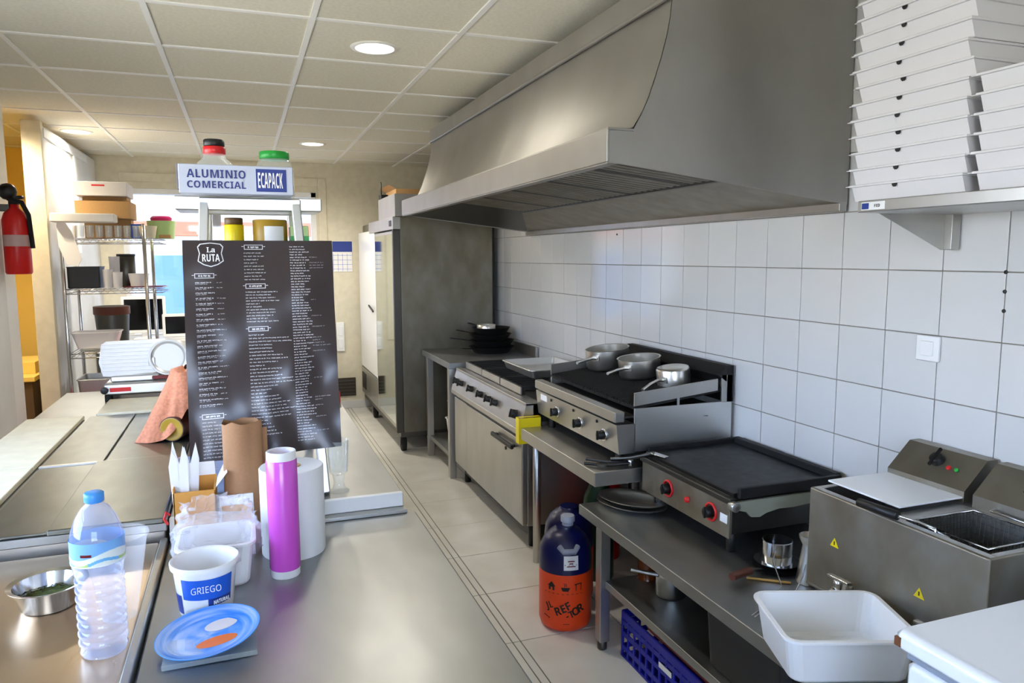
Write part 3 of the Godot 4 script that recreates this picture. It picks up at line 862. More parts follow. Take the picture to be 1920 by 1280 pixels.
# ---------------------------------------------------------------- double fryer
func fryer() -> void:
	var t := thing("double_fryer", "stainless steel double counter fryer with one basket and two control heads", "fryer", Vector3(1.77, 0.545, -1.42))
	var xf := 1.57
	var xb := 1.985
	var za := -1.70
	var zb := -1.13
	var yt := 0.872
	var wall := G.new()
	wall.box(Vector3(xf, 0.575, za), Vector3(xf + 0.012, yt, zb), 0.006)
	wall.box(Vector3(xf, 0.575, za), Vector3(xb, yt, za + 0.01), 0.005)
	wall.box(Vector3(xf, 0.575, zb - 0.01), Vector3(xb, yt, zb), 0.005)
	wall.box(Vector3(xb - 0.01, 0.575, za), Vector3(xb, yt, zb), 0.003)
	wall.box(Vector3(xf, 0.57, za), Vector3(xb, 0.58, zb), 0.003)
	part(t, "body", wall, M.steel_greasy)
	for p in [Vector2(xf + 0.04, za + 0.04), Vector2(xf + 0.04, zb - 0.04), Vector2(xb - 0.04, za + 0.04), Vector2(xb - 0.04, zb - 0.04)]:
		part(t, "foot", G.new().cyl(Vector3(p.x, 0.545, p.y), 0.017, 0.028, 12), M.black_plastic)
	# top deck with two open wells
	var deck := G.new()
	var wells := [[-1.675, -1.44], [-1.39, -1.155]]
	var wx0 := xf + 0.03
	var wx1 := 1.845
	deck.box(Vector3(xf + 0.005, yt - 0.008, za + 0.004), Vector3(wx0, yt, zb - 0.004), 0.003)
	deck.box(Vector3(wx1, yt - 0.008, za + 0.004), Vector3(xb, yt, zb - 0.004), 0.003)
	for s in [[za + 0.004, wells[0][0]], [wells[0][1], wells[1][0]], [wells[1][1], zb - 0.004]]:
		deck.box(Vector3(wx0, yt - 0.008, s[0]), Vector3(wx1, yt, s[1]), 0.003)
	part(t, "deck", deck, M.steel)
	for w in wells:
		var v := G.new()
		v.quad(Vector3(wx0, yt - 0.004, w[0]), Vector3(wx0, yt - 0.004, w[1]), Vector3(wx0, 0.68, w[1]), Vector3(wx0, 0.68, w[0]), Vector3.RIGHT)
		v.quad(Vector3(wx1, yt - 0.004, w[0]), Vector3(wx1, yt - 0.004, w[1]), Vector3(wx1, 0.68, w[1]), Vector3(wx1, 0.68, w[0]), Vector3.LEFT)
		v.quad(Vector3(wx0, yt - 0.004, w[0]), Vector3(wx1, yt - 0.004, w[0]), Vector3(wx1, 0.68, w[0]), Vector3(wx0, 0.68, w[0]), Vector3.BACK)
		v.quad(Vector3(wx0, yt - 0.004, w[1]), Vector3(wx1, yt - 0.004, w[1]), Vector3(wx1, 0.68, w[1]), Vector3(wx0, 0.68, w[1]), Vector3.FORWARD)
		v.quad(Vector3(wx0, 0.68, w[0]), Vector3(wx1, 0.68, w[0]), Vector3(wx1, 0.68, w[1]), Vector3(wx0, 0.68, w[1]), Vector3.UP)
		part(t, "well", v, M.steel)
		var zc: float = (w[0] + w[1]) / 2
		# control head with a slanted face
		var hz0: float = w[0] - 0.012
		var hz1: float = w[1] + 0.012
		var h := part(t, "control_head", G.new().prism(Vector3(0, 0, hz0), Vector3.RIGHT, Vector3.UP, PackedVector2Array([Vector2(1.86, yt), Vector2(1.86, 0.905), Vector2(1.945, 0.985), Vector2(1.985, 0.985), Vector2(1.985, yt)]), Vector3(0, 0, hz1 - hz0)), M.steel_greasy)
		var n := Vector3(-0.08, 0.085, 0).normalized()
		var on := func(s: float, z: float) -> Vector3: return Vector3(1.86 + 0.085 * s, 0.905 + 0.08 * s, z)
		part(h, "thermostat_knob", G.new().rod(on.call(0.62, zc), on.call(0.62, zc) + n * 0.02, 0.021, 18, 0.018).bar(on.call(0.9, zc) + n * 0.02, on.call(0.34, zc) + n * 0.02, 0.008, 0.01), M.black_plastic)
		part(h, "red_lamp", G.new().rod(on.call(0.5, zc + 0.045), on.call(0.5, zc + 0.045) + n * 0.006, 0.007, 12), M.red_plastic, "small red lamp")
		part(h, "green_lamp", G.new().rod(on.call(0.5, zc + 0.07), on.call(0.5, zc + 0.07) + n * 0.006, 0.006, 12), M.green_plastic, "small green lamp")
		part(h, "basket_rest", G.new().tube([Vector3(1.862, 0.888, zc - 0.06), Vector3(1.838, 0.885, zc - 0.06), Vector3(1.834, 0.885, zc + 0.05), Vector3(1.862, 0.888, zc + 0.05)], 0.003, 6), M.chrome)
		# drain tap below
		part(t, "drain_tap", G.new().rod(Vector3(xf, 0.63, zc + 0.03), Vector3(xf - 0.06, 0.63, zc + 0.03), 0.013, 12).rod(Vector3(xf - 0.045, 0.625, zc + 0.03), Vector3(xf - 0.045, 0.66, zc + 0.03), 0.012, 12).bar(Vector3(xf - 0.045, 0.665, zc + 0.07), Vector3(xf - 0.045, 0.662, zc - 0.005), 0.016, 0.008).rod(Vector3(xf - 0.06, 0.632, zc + 0.03), Vector3(xf - 0.07, 0.60, zc + 0.03), 0.011, 12), M.chrome)
		var s := part(t, "warning_label", G.new().prism(Vector3(xf - 0.0008, 0.725 if w[0] < -1.5 else 0.70, zc - 0.035), Vector3.BACK, Vector3.UP, PackedVector2Array([Vector2(-0.016, 0), Vector2(0.016, 0), Vector2(0, 0.027)]), Vector3(0.001, 0, 0)), M.yellow_sheet, "yellow warning triangle")
		part(s, "flash_mark", G.new().box(Vector3(xf - 0.0012, (0.725 if w[0] < -1.5 else 0.70) + 0.006, zc - 0.037), Vector3(xf - 0.0006, (0.725 if w[0] < -1.5 else 0.70) + 0.017, zc - 0.033), 0.0), M.ink)
	# white lid over the far well
	var l := thing("white_cover_sheet", "white flat cover sheet lying over one fryer well", "cover", Vector3(1.73, yt + 0.004, -1.565))
	part(l, "sheet", G.new().box(Vector3(1.628, yt + 0.012, -1.69), Vector3(1.868, yt + 0.018, -1.432), 0.002), M.white_enamel)
	part(l, "edge_turn", G.new().box(Vector3(1.868, yt + 0.0005, -1.66), Vector3(1.872, yt + 0.016, -1.46), 0.001).box(Vector3(1.66, yt + 0.0005, -1.69), Vector3(1.85, yt + 0.014, -1.686), 0.001), M.white_enamel)
	# wire basket standing in the near well
	var k := thing("fryer_basket", "wire mesh fry basket with a black handle in the open fryer well", "basket", Vector3(1.72, 0.70, -1.27))
	var x0 := wx0 + 0.015
	var x1 := wx1 - 0.015
	var z0 := -1.375
	var z1 := -1.17
	var yb := 0.75
	var rim := yt + 0.002
	part(k, "rim", G.new().tube([Vector3(x0, rim, z0), Vector3(x1, rim, z0), Vector3(x1, rim, z1), Vector3(x0, rim, z1)], 0.003, 6, true), M.chrome)
	var wire := G.new()
	for i in 19:
		var x := lerpf(x0, x1, i / 18.0)
		wire.tube([Vector3(x, rim, z0), Vector3(x, yb, z0 + 0.01), Vector3(x, yb, z1 - 0.01), Vector3(x, rim, z1)], 0.0009, 4)
	for i in 17:
		var z := lerpf(z0, z1, i / 16.0)
		wire.tube([Vector3(x0, rim, z), Vector3(x0 + 0.01, yb, z), Vector3(x1 - 0.01, yb, z), Vector3(x1, rim, z)], 0.0009, 4)
	for i in 7:
		var y := lerpf(yb + 0.01, rim - 0.01, i / 6.0)
		wire.tube([Vector3(x0, y, z0), Vector3(x1, y, z0), Vector3(x1, y, z1), Vector3(x0, y, z1)], 0.0009, 4, true)
	var ms := part(k, "mesh", wire, M.steel_dark)
	ms.set_meta("kind", "stuff")
	part(k, "handle", G.new().rod(Vector3(1.555, 0.89, -1.50), Vector3(1.572, 0.888, -1.385), 0.012, 12, 0.013), M.black_plastic, "black handle grip")
	part(k, "handle_wire", G.new().tube([Vector3(1.572, 0.888, -1.39), Vector3(1.585, 0.887, -1.33), Vector3(x0, rim, -1.31)], 0.003, 6).tube([Vector3(1.572, 0.884, -1.39), Vector3(1.60, 0.882, -1.35), Vector3(x0, rim - 0.01, -1.27)], 0.003, 6).tube([Vector3(x0 - 0.005, rim, -1.31), Vector3(x0 - 0.012, rim + 0.004, -1.30), Vector3(x0 - 0.012, rim - 0.03, -1.30)], 0.003, 6), M.chrome)

func freezer() -> void:
	var t := thing("chest_freezer", "white chest freezer with a rounded lid at the end of the low table", "freezer", Vector3(1.5, 0, -0.4))
	part(t, "body", G.new().box(Vector3(1.165, 0.03, -1.0), Vector3(1.87, 0.79, 0.3), 0.02), M.white_enamel)
	part(t, "lid", G.new().box(Vector3(1.15, 0.80, -1.015), Vector3(1.885, 0.85, 0.315), 0.018), M.white_enamel)
	part(t, "gasket", G.new().box(Vector3(1.17, 0.788, -0.995), Vector3(1.865, 0.802, 0.295), 0.003), mat("gasket_grey", Color(0.55, 0.58, 0.62), 0.7))
	part(t, "rust_chip", G.new().box(Vector3(1.1485, 0.815, -1.006), Vector3(1.156, 0.834, -0.99), 0.002), mat("rust", Color(0.42, 0.25, 0.13), 0.9), "rusty chip on the lid corner")
	part(t, "plinth", G.new().box(Vector3(1.2, 0, -0.96), Vector3(1.85, 0.035, 0.26), 0.002), M.black_plastic)

# ---------------------------------------------------------------- char grill on its stand
func grill() -> void:
	var s := thing("grill_stand", "heavy steel stand with a thick flat top under the char grill", "stand", Vector3(1.65, 0, -3.0))
	part(s, "stand_top", G.new().box(Vector3(1.305, 0.628, -3.44), Vector3(1.985, 0.69, -2.60), 0.004), M.steel)
	for p in [Vector2(1.36, -3.36), Vector2(1.93, -3.36), Vector2(1.93, -2.70)]:
		part(s, "leg", G.new().rod(Vector3(p.x, 0, p.y), Vector3(p.x, 0.63, p.y), 0.02, 14), M.steel)
	part(s, "leg", G.new().rod(Vector3(1.80, 0, -2.70), Vector3(1.80, 0.63, -2.70), 0.02, 14), M.steel)
	var za := -3.50
	var zb := -2.62
	var t := thing("char_grill", "steel char grill with three black knobs and a dark ridged grate", "grill", Vector3(1.7, 0.69, -3.04))
	for p in [Vector2(1.46, -2.68), Vector2(1.93, -2.68), Vector2(1.46, -3.40), Vector2(1.93, -3.40)]:
		part(t, "foot", G.new().cyl(Vector3(p.x, 0.69, p.y), 0.018, 0.062, 12), M.black_plastic)
	part(t, "control_panel", G.new().prism(Vector3(0, 0, za), Vector3.RIGHT, Vector3.UP, PackedVector2Array([Vector2(1.425, 0.748), Vector2(1.412, 0.872), Vector2(1.50, 0.872), Vector2(1.50, 0.748)]), Vector3(0, 0, zb - za)), M.steel)
	part(t, "front_lip", G.new().box(Vector3(1.405, 0.881, za), Vector3(1.45, 0.925, zb), 0.004), M.steel)
	part(t, "grease_trough", G.new().box(Vector3(1.44, 0.895, za + 0.006), Vector3(1.50, 0.905, zb - 0.006), 0.002), M.steel_dark)
	for z in [za, zb - 0.008]:
		part(t, "side_panel", G.new().box(Vector3(1.495, 0.752, z), Vector3(1.975, 0.935, z + 0.008), 0.002), M.aluminium)
		part(t, "side_rail", G.new().prism(Vector3(0, 0, z), Vector3.RIGHT, Vector3.UP, PackedVector2Array([Vector2(1.495, 0.945), Vector2(1.495, 1.0), Vector2(1.90, 1.035), Vector2(1.90, 0.985)]), Vector3(0, 0, 0.008)).box(Vector3(1.92, 0.93, z), Vector3(1.975, 1.05, z + 0.008), 0.001).box(Vector3(1.70, 0.93, z + 0.001), Vector3(1.712, 0.985, z + 0.006), 0.001), M.steel)
	part(t, "firebox", G.new().box(Vector3(1.51, 0.76, za + 0.01), Vector3(1.96, 0.90, zb - 0.01), 0.002), M.cast_iron)
	part(t, "backsplash", G.new().box(Vector3(1.945, 0.93, za), Vector3(1.982, 1.09, zb), 0.003).prism(Vector3(0, 0, za), Vector3.RIGHT, Vector3.UP, PackedVector2Array([Vector2(1.945, 1.02), Vector2(1.945, 1.088), Vector2(1.90, 1.05)]), Vector3(0, 0, zb - za)), M.cast_iron)
	# rising ridged grate in seven cast sections
	var n := 7
	var w := (zb - za - 0.02) / n
	for i in n:
		var z0 := za + 0.01 + w * i
		var gp := part(t, "grate_section", G.new().bar(Vector3(1.50, 0.935, z0 + w / 2), Vector3(1.94, 0.985, z0 + w / 2), w - 0.003, 0.016, 0.003), M.cast_iron)
		for k in 7:
			var z := z0 + w * (k + 0.5) / 7
			part(gp, "ridge", G.new().bar(Vector3(1.497, 0.947, z), Vector3(1.94, 0.997, z), 0.007, 0.012, 0.002), M.cast_iron)
	for z in [-3.24, -2.98, -2.74]:
		var k := part(t, "knob", G.new().rod(Vector3(1.42, 0.805, z), Vector3(1.386, 0.805, z), 0.021, 18, 0.017).bar(Vector3(1.386, 0.825, z), Vector3(1.386, 0.785, z), 0.009, 0.01, 0.002, Vector3.RIGHT), M.black_plastic)
		part(k, "knob_ring", G.new().rod(Vector3(1.42, 0.805, z), Vector3(1.413, 0.805, z), 0.027, 20), M.chrome)
		part(t, "igniter", G.new().rod(Vector3(1.42, 0.852, z - 0.06), Vector3(1.409, 0.852, z - 0.06), 0.007, 12), M.black_plastic)
	part(t, "maker_plate", G.new().box(Vector3(1.413, 0.83, -3.44), Vector3(1.417, 0.862, -3.36), 0.001), M.label_white)
	part(t, "grease_stain", G.new().lathe(Vector3(1.84, 0.88, zb + 0.0006), [Vector2(0, 0), Vector2(0.012, 0)], 20), M.steel_dark)
	# three saucepans on the grate
	var r := 0.098
	var pan := func(label: String, where: Vector3, rr: float, hh: float, ang: float, upside: bool, hl: float) -> void:
		var o := thing("saucepan", label, "pan", V, "steel saucepans on the char grill")
		if upside:
			part(o, "bowl", G.new().lathe(V, [Vector2(rr - 0.003, 0.001), Vector2(rr, 0), Vector2(rr, hh - 0.012), Vector2(rr - 0.004, hh - 0.003), Vector2(rr - 0.014, hh), Vector2(0, hh + 0.001)], 40), M.pan_steel)
		else:
			part(o, "bowl", G.new().lathe(V, [Vector2(0, 0), Vector2(rr - 0.02, 0), Vector2(rr - 0.008, 0.004), Vector2(rr, 0.016), Vector2(rr, hh - 0.004), Vector2(rr + 0.005, hh - 0.001), Vector2(rr + 0.004, hh), Vector2(rr - 0.003, hh - 0.002), Vector2(rr - 0.003, 0.016), Vector2(rr - 0.02, 0.004), Vector2(0, 0.004)], 40), M.pan_steel)
		var yh := 0.03 if upside else hh - 0.035
		var hd := part(o, "handle", G.new().tube([Vector3(-rr + 0.002, yh, 0), Vector3(-rr - 0.04, yh + 0.008, 0), Vector3(-rr - hl * 0.6, yh + (0.004 if upside else 0.012), 0), Vector3(-rr - hl, yh + (-0.01 if upside else 0.014), 0)], 0.0075, 8), M.pan_steel)
		part(hd, "rivet_plate", G.new().box(Vector3(-rr - 0.006, yh - 0.014, -0.022), Vector3(-rr + 0.002, yh + 0.014, 0.022), 0.003), M.pan_steel)
		o.transform = Transform3D(Basis(Vector3.BACK, 0.113) * Basis(Vector3.UP, ang), where + Vector3(0, 0.004, 0))
	pan.call("widest open steel saucepan at the back of the char grill", Vector3(1.765, 0.983, -3.37), 0.112, 0.105, 0.55, false, 0.17)
	pan.call("open steel saucepan between the widest pan and the upturned pan", Vector3(1.775, 0.983, -3.06), 0.100, 0.095, 0.5, false, 0.17)
	pan.call("small steel saucepan lying upside down on the char grill", Vector3(1.815, 0.984, -2.83), 0.075, 0.078, 0.38, true, 0.15)

# ---------------------------------------------------------------- oven range
func oven() -> void:
	var t := thing("oven_range", "steel gas range with black burner grates and a wide oven door", "cooker", Vector3(1.65, 0, -4.15))
	var za := -4.85
	var zb := -3.515
	part(t, "body", G.new().box(Vector3(1.37, 0.13, za), Vector3(1.975, 0.70, zb), 0.004), M.steel)
	part(t, "plinth", G.new().box(Vector3(1.40, 0.06, za + 0.05), Vector3(1.95, 0.14, zb - 0.05), 0.002), M.black_plastic)
	for p in [Vector2(1.42, za + 0.06), Vector2(1.42, zb - 0.06), Vector2(1.93, za + 0.06), Vector2(1.93, zb - 0.06)]:
		part(t, "foot", G.new().cyl(Vector3(p.x, 0, p.y), 0.022, 0.13, 12), M.black_plastic)
	part(t, "control_panel", G.new().prism(Vector3(0, 0, za), Vector3.RIGHT, Vector3.UP, PackedVector2Array([Vector2(1.325, 0.655), Vector2(1.365, 0.795), Vector2(1.45, 0.795), Vector2(1.45, 0.655)]), Vector3(0, 0, zb - za)), M.steel)
	part(t, "nose_rail", G.new().box(Vector3(1.322, 0.625, za), Vector3(1.37, 0.658, zb), 0.005), M.steel)
	part(t, "hob", G.new().box(Vector3(1.40, 0.69, za), Vector3(1.975, 0.792, zb), 0.003), M.steel_dark)
	part(t, "hob_edge", G.new().box(Vector3(1.36, 0.782, za), Vector3(1.405, 0.80, zb), 0.004).box(Vector3(1.36, 0.782, zb - 0.05), Vector3(1.975, 0.798, zb), 0.004), M.steel)
	part(t, "back_rail", G.new().box(Vector3(1.95, 0.79, za), Vector3(1.98, 0.84, zb), 0.003), M.steel)
	# doors: narrow panel and the oven door
	part(t, "cupboard_panel", G.new().box(Vector3(1.345, 0.135, za + 0.004), Vector3(1.372, 0.60, -4.56), 0.005), M.steel)
	var d := part(t, "oven_door", G.new().box(Vector3(1.34, 0.135, -4.55), Vector3(1.372, 0.60, zb - 0.004), 0.006), M.steel)
	part(d, "handle", G.new().box(Vector3(1.305, 0.535, -3.94), Vector3(1.325, 0.56, -3.60), 0.005).box(Vector3(1.32, 0.54, -3.92), Vector3(1.342, 0.556, -3.90), 0.002).box(Vector3(1.32, 0.54, -3.64), Vector3(1.342, 0.556, -3.62), 0.002), M.black_plastic, "black door handle")
	part(d, "door_lock", G.new().rod(Vector3(1.34, 0.50, -3.77), Vector3(1.334, 0.50, -3.77), 0.01, 12), M.steel_dark)
	var zs := [-4.74, -4.64, -4.42, -4.22, -4.06, -3.94, -3.62]
	for i in zs.size():
		var big: float = 0.026 if i == 6 else 0.02
		var c := Vector3(1.345, 0.722, zs[i])
		var n := Vector3(-0.96, 0.27, 0)
		part(t, "knob", G.new().rod(c - n * 0.004, c + n * 0.034, big, 16, big * 0.85).bar(c + n * 0.034 + Vector3(0.006, 0.022, 0), c + n * 0.034 - Vector3(0.006, 0.022, 0), 0.01, 0.012), M.black_plastic)
	# pan supports over the burners: three pairs
	for i in 3:
		var z0 := za + 0.05 + 0.36 * i
		var z1 := z0 + 0.33
		var gr := G.new()
		for z in [z0, z1]:
			gr.bar(Vector3(1.43, 0.835, z), Vector3(1.93, 0.835, z), 0.012, 0.02)
		for x in [1.43, 1.68, 1.93]:
			gr.bar(Vector3(x, 0.835, z0), Vector3(x, 0.835, z1), 0.012, 0.02)
		for k in 4:
			var z := lerpf(z0 + 0.05, z1 - 0.05, k / 3.0)
			gr.bar(Vector3(1.43, 0.838, z), Vector3(1.93, 0.838, z), 0.008, 0.016)
		for x in [1.44, 1.68, 1.92]:
			for z in [z0 + 0.01, z1 - 0.01]:
				gr.box(Vector3(x - 0.008, 0.79, z - 0.008), Vector3(x + 0.008, 0.83, z + 0.008), 0.002)
		part(t, "burner_grate", gr, M.cast_iron)
		part(t, "grate_front", G.new().box(Vector3(1.418, 0.80, z0 - 0.005), Vector3(1.428, 0.842, z1 + 0.005), 0.002), M.steel)
		for x in [1.55, 1.81]:
			var b := part(t, "burner", G.new().cyl(Vector3(x, 0.79, (z0 + z1) / 2), 0.055, 0.018, 20), M.cast_iron)
			part(b, "burner_cap", G.new().cyl(Vector3(x, 0.808, (z0 + z1) / 2), 0.04, 0.01, 20), M.black_plastic)
	var y := thing("yellow_sheet", "yellow plastic sheet hanging at the end of the gas range", "sheet", Vector3(1.40, 0.62, -3.47))
	part(y, "sheet_front", G.new().box(Vector3(1.298, 0.60, -3.50), Vector3(1.302, 0.735, -3.452), 0.001).box(Vector3(1.298, 0.60, -3.456), Vector3(1.42, 0.735, -3.452), 0.001), M.yellow_sheet)
	part(y, "sheet_fold", G.new().quad(Vector3(1.298, 0.735, -3.50), Vector3(1.42, 0.735, -3.50), Vector3(1.42, 0.74, -3.452), Vector3(1.298, 0.74, -3.452), Vector3.UP), M.yellow_sheet)
	var w := thing("steel_tray", "shallow bright steel tray lying over the range burners", "tray", Vector3(1.72, 0.85, -4.05))
	part(w, "tray_body", G.new().tub(Vector3(1.745, 0.847, -4.20), 0.34, 0.48, 0.36, 0.50, 0.05, 0.004, 0.01, 0.02), M.aluminium)
	w.rotation.y = 0.0

func far_table() -> void:
	var t := thing("side_table", "steel worktable with a lower shelf between the range and the fridge", "table", Vector3(1.65, 0, -5.28))
	var za := -5.69
	var zb := -4.88
	part(t, "table_top", G.new().box(Vector3(1.315, 0.785, za), Vector3(1.985, 0.83, zb), 0.004), M.steel_top)
	part(t, "upstand", G.new().box(Vector3(1.965, 0.83, za), Vector3(1.985, 0.91, zb), 0.003), M.steel)
	for p in [Vector2(1.345, -4.92), Vector2(1.345, -5.56), Vector2(1.94, -4.92), Vector2(1.94, -5.56)]:
		part(t, "leg", G.new().box(Vector3(p.x - 0.024, 0, p.y - 0.024), Vector3(p.x + 0.024, 0.785, p.y + 0.024), 0.003), M.steel)
	part(t, "lower_shelf", G.new().box(Vector3(1.34, 0.13, -5.6), Vector3(1.95, 0.165, -4.9), 0.003), M.steel_top)
	var b := thing("white_bucket", "white plastic tub on the lower shelf of the side table", "tub", Vector3(1.58, 0.165, -5.22))
	part(b, "tub_body", G.new().tub(Vector3(1.56, 0.165, -5.22), 0.24, 0.34, 0.27, 0.38, 0.17, 0.004, 0.008, 0.03), M.white_plastic)
	var s := thing("stacked_pan", "dark round baking pan lying directly on the white tub", "pan", Vector3(1.56, 0.336, -5.22), "baking pans on the white tub")
	part(s, "pan_body", G.new().lathe(Vector3(1.56, 0.336, -5.22), [Vector2(0, 0), Vector2(0.12, 0), Vector2(0.15, 0.045), Vector2(0.158, 0.047), Vector2(0.145, 0.043), Vector2(0.118, 0.004), Vector2(0, 0.004)], 32), M.cast_iron)
	part(s, "pan_rim", G.new().lathe(Vector3(1.56, 0.336, -5.22), [Vector2(0.15, 0.045), Vector2(0.16, 0.047), Vector2(0.16, 0.05), Vector2(0.15, 0.05)], 32), M.brass_stick)
	copy_of(s, Vector3(1.57, 0.388, -5.21), 0.3, "dark round baking pan in the middle of three on the white tub")
	copy_of(s, Vector3(1.56, 0.44, -5.23), 0.6, "dark round baking pan topmost of three on the white tub")
	# black skillets stacked on the table
	for i in 4:
		var o := thing("skillet", ["black iron skillet at the bottom of the pile beside the fridge", "black iron skillet second from the bottom of the pile beside the fridge", "black iron skillet third from the bottom of the pile beside the fridge", "topmost black iron skillet of the pile, holding a steel ring"][i], "pan", V, "skillets piled on the side table")
		var r: float = [0.172, 0.168, 0.16, 0.145][i]
		part(o, "pan_body", G.new().lathe(V, [Vector2(0, 0), Vector2(r * 0.75, 0), Vector2(r * 0.8, 0.004), Vector2(r, 0.045), Vector2(r + 0.003, 0.047), Vector2(r - 0.004, 0.046), Vector2(r * 0.78, 0.006), Vector2(0, 0.005)], 36), M.cast_iron)
		part(o, "handle", G.new().bar(Vector3(-r + 0.005, 0.04, 0), Vector3(-r - 0.16, 0.058, 0), 0.024, 0.007, 0.003), M.cast_iron)
		o.position = Vector3(1.78 + 0.01 * (i % 2), 0.8305 + 0.0475 * i, -5.33 - 0.012 * i)
		o.rotation.y = [0.5, -0.4, -0.9, -1.25][i]
	var q := thing("steel_ring", "steel ring mould lying in the topmost skillet", "ring", Vector3(1.74, 0.98, -5.37))
	part(q, "ring_wall", G.new().lathe(Vector3(1.75, 0.982, -5.37), [Vector2(0.07, 0), Vector2(0.072, 0.002), Vector2(0.072, 0.058), Vector2(0.07, 0.06), Vector2(0.066, 0.058), Vector2(0.066, 0.0), Vector2(0.07, 0)], 32), M.pan_steel)

# ---------------------------------------------------------------- upright fridge
func fridge() -> void:
	var t := thing("upright_fridge", "tall stainless steel two-door fridge on castors beside the end wall", "fridge", Vector3(1.5, 0, -6.65))
	var za := -7.58
	var zb := -5.72
	part(t, "cabinet", G.new().box(Vector3(1.165, 0.155, za), Vector3(1.925, 1.875, zb), 0.006), M.steel_fridge)
	part(t, "base_frame", G.new().box(Vector3(1.14, 0.12, za), Vector3(1.925, 0.165, zb), 0.004), M.steel_dark)
	# doors
	var d1 := part(t, "door", G.new().box(Vector3(1.118, 0.18, -6.62), Vector3(1.166, 1.765, zb + 0.0), 0.005), M.steel)
	part(d1, "glass_panel", G.new().box(Vector3(1.113, 0.22, -6.57), Vector3(1.1185, 1.74, zb - 0.06), 0.001), mat("mirror_glass", Color(0.80, 0.84, 0.84), 0.06, 1.0), "mirror-bright door panel")
	part(d1, "edge_post", G.new().box(Vector3(1.108, 0.16, zb - 0.035), Vector3(1.166, 1.775, zb + 0.004), 0.004), M.steel_dark)
	var d2 := part(t, "door", G.new().box(Vector3(1.118, 0.46, za), Vector3(1.166, 1.80, -6.64), 0.005), M.white_enamel)
	part(d2, "handle", G.new().bar(Vector3(1.10, 1.07, -6.68), Vector3(1.10, 1.11, -6.92), 0.012, 0.018), M.black_plastic)
	part(t, "lower_drawer", G.new().box(Vector3(1.118, 0.18, za), Vector3(1.166, 0.45, -6.64), 0.005), M.steel)
	part(t, "drawer_vent", G.new().box(Vector3(1.112, 0.24, -7.52), Vector3(1.12, 0.40, -7.3), 0.002), M.charcoal)
	part(t, "header", G.new().box(Vector3(1.108, 1.775, -6.86), Vector3(1.17, 1.872, zb + 0.004), 0.004), M.steel)
	part(t, "display", G.new().box(Vector3(1.104, 1.80, -5.85), Vector3(1.11, 1.845, -5.77), 0.001), M.charcoal)
	part(t, "compressor_cover", G.new().box(Vector3(1.13, 1.875, -6.45), Vector3(1.60, 2.05, zb - 0.01), 0.004), M.steel)
	for p in [Vector2(1.17, zb - 0.06), Vector2(1.87, zb - 0.06), Vector2(1.17, -7.1), Vector2(1.87, -7.1)]:
		var c := part(t, "castor", G.new().rod(Vector3(p.x - 0.018, 0.062, p.y), Vector3(p.x + 0.018, 0.062, p.y), 0.062, 20), M.black_rubber)
		part(c, "fork", G.new().box(Vector3(p.x - 0.028, 0.05, p.y - 0.02), Vector3(p.x - 0.021, 0.125, p.y + 0.02), 0.002).box(Vector3(p.x + 0.021, 0.05, p.y - 0.02), Vector3(p.x + 0.028, 0.125, p.y + 0.02), 0.002), M.steel_dark)
	part(t, "rear_trim", G.new().box(Vector3(1.925, 0.8, zb - 0.05), Vector3(1.945, 1.80, zb - 0.01), 0.002), M.black_plastic)  # black strip in place of the dark gap between fridge and wall
	var b := thing("cardboard_carton", "brown cardboard carton on top of the fridge", "box", Vector3(1.5, 1.88, -6.7))
	part(b, "carton_body", G.new().box(Vector3(1.30, 1.877, -7.0), Vector3(1.60, 2.16, -6.52), 0.003), M.cardboard)
	part(b, "flap", G.new().quad(Vector3(1.30, 2.16, -7.0), Vector3(1.30, 2.16, -6.52), Vector3(1.24, 2.19, -6.52), Vector3(1.24, 2.19, -7.0), Vector3.UP), M.cardboard)
	var a := thing("router_aerial", "small black device with an aerial on the fridge top", "device", Vector3(1.15, 1.875, -6.6))
	part(a, "device_box", G.new().box(Vector3(1.13, 2.051, -6.42), Vector3(1.19, 2.085, -6.30), 0.004), M.black_plastic)
	part(a, "aerial", G.new().rod(Vector3(1.15, 2.08, -6.40), Vector3(1.15, 2.20, -6.41), 0.007, 8, 0.005), M.black_plastic)

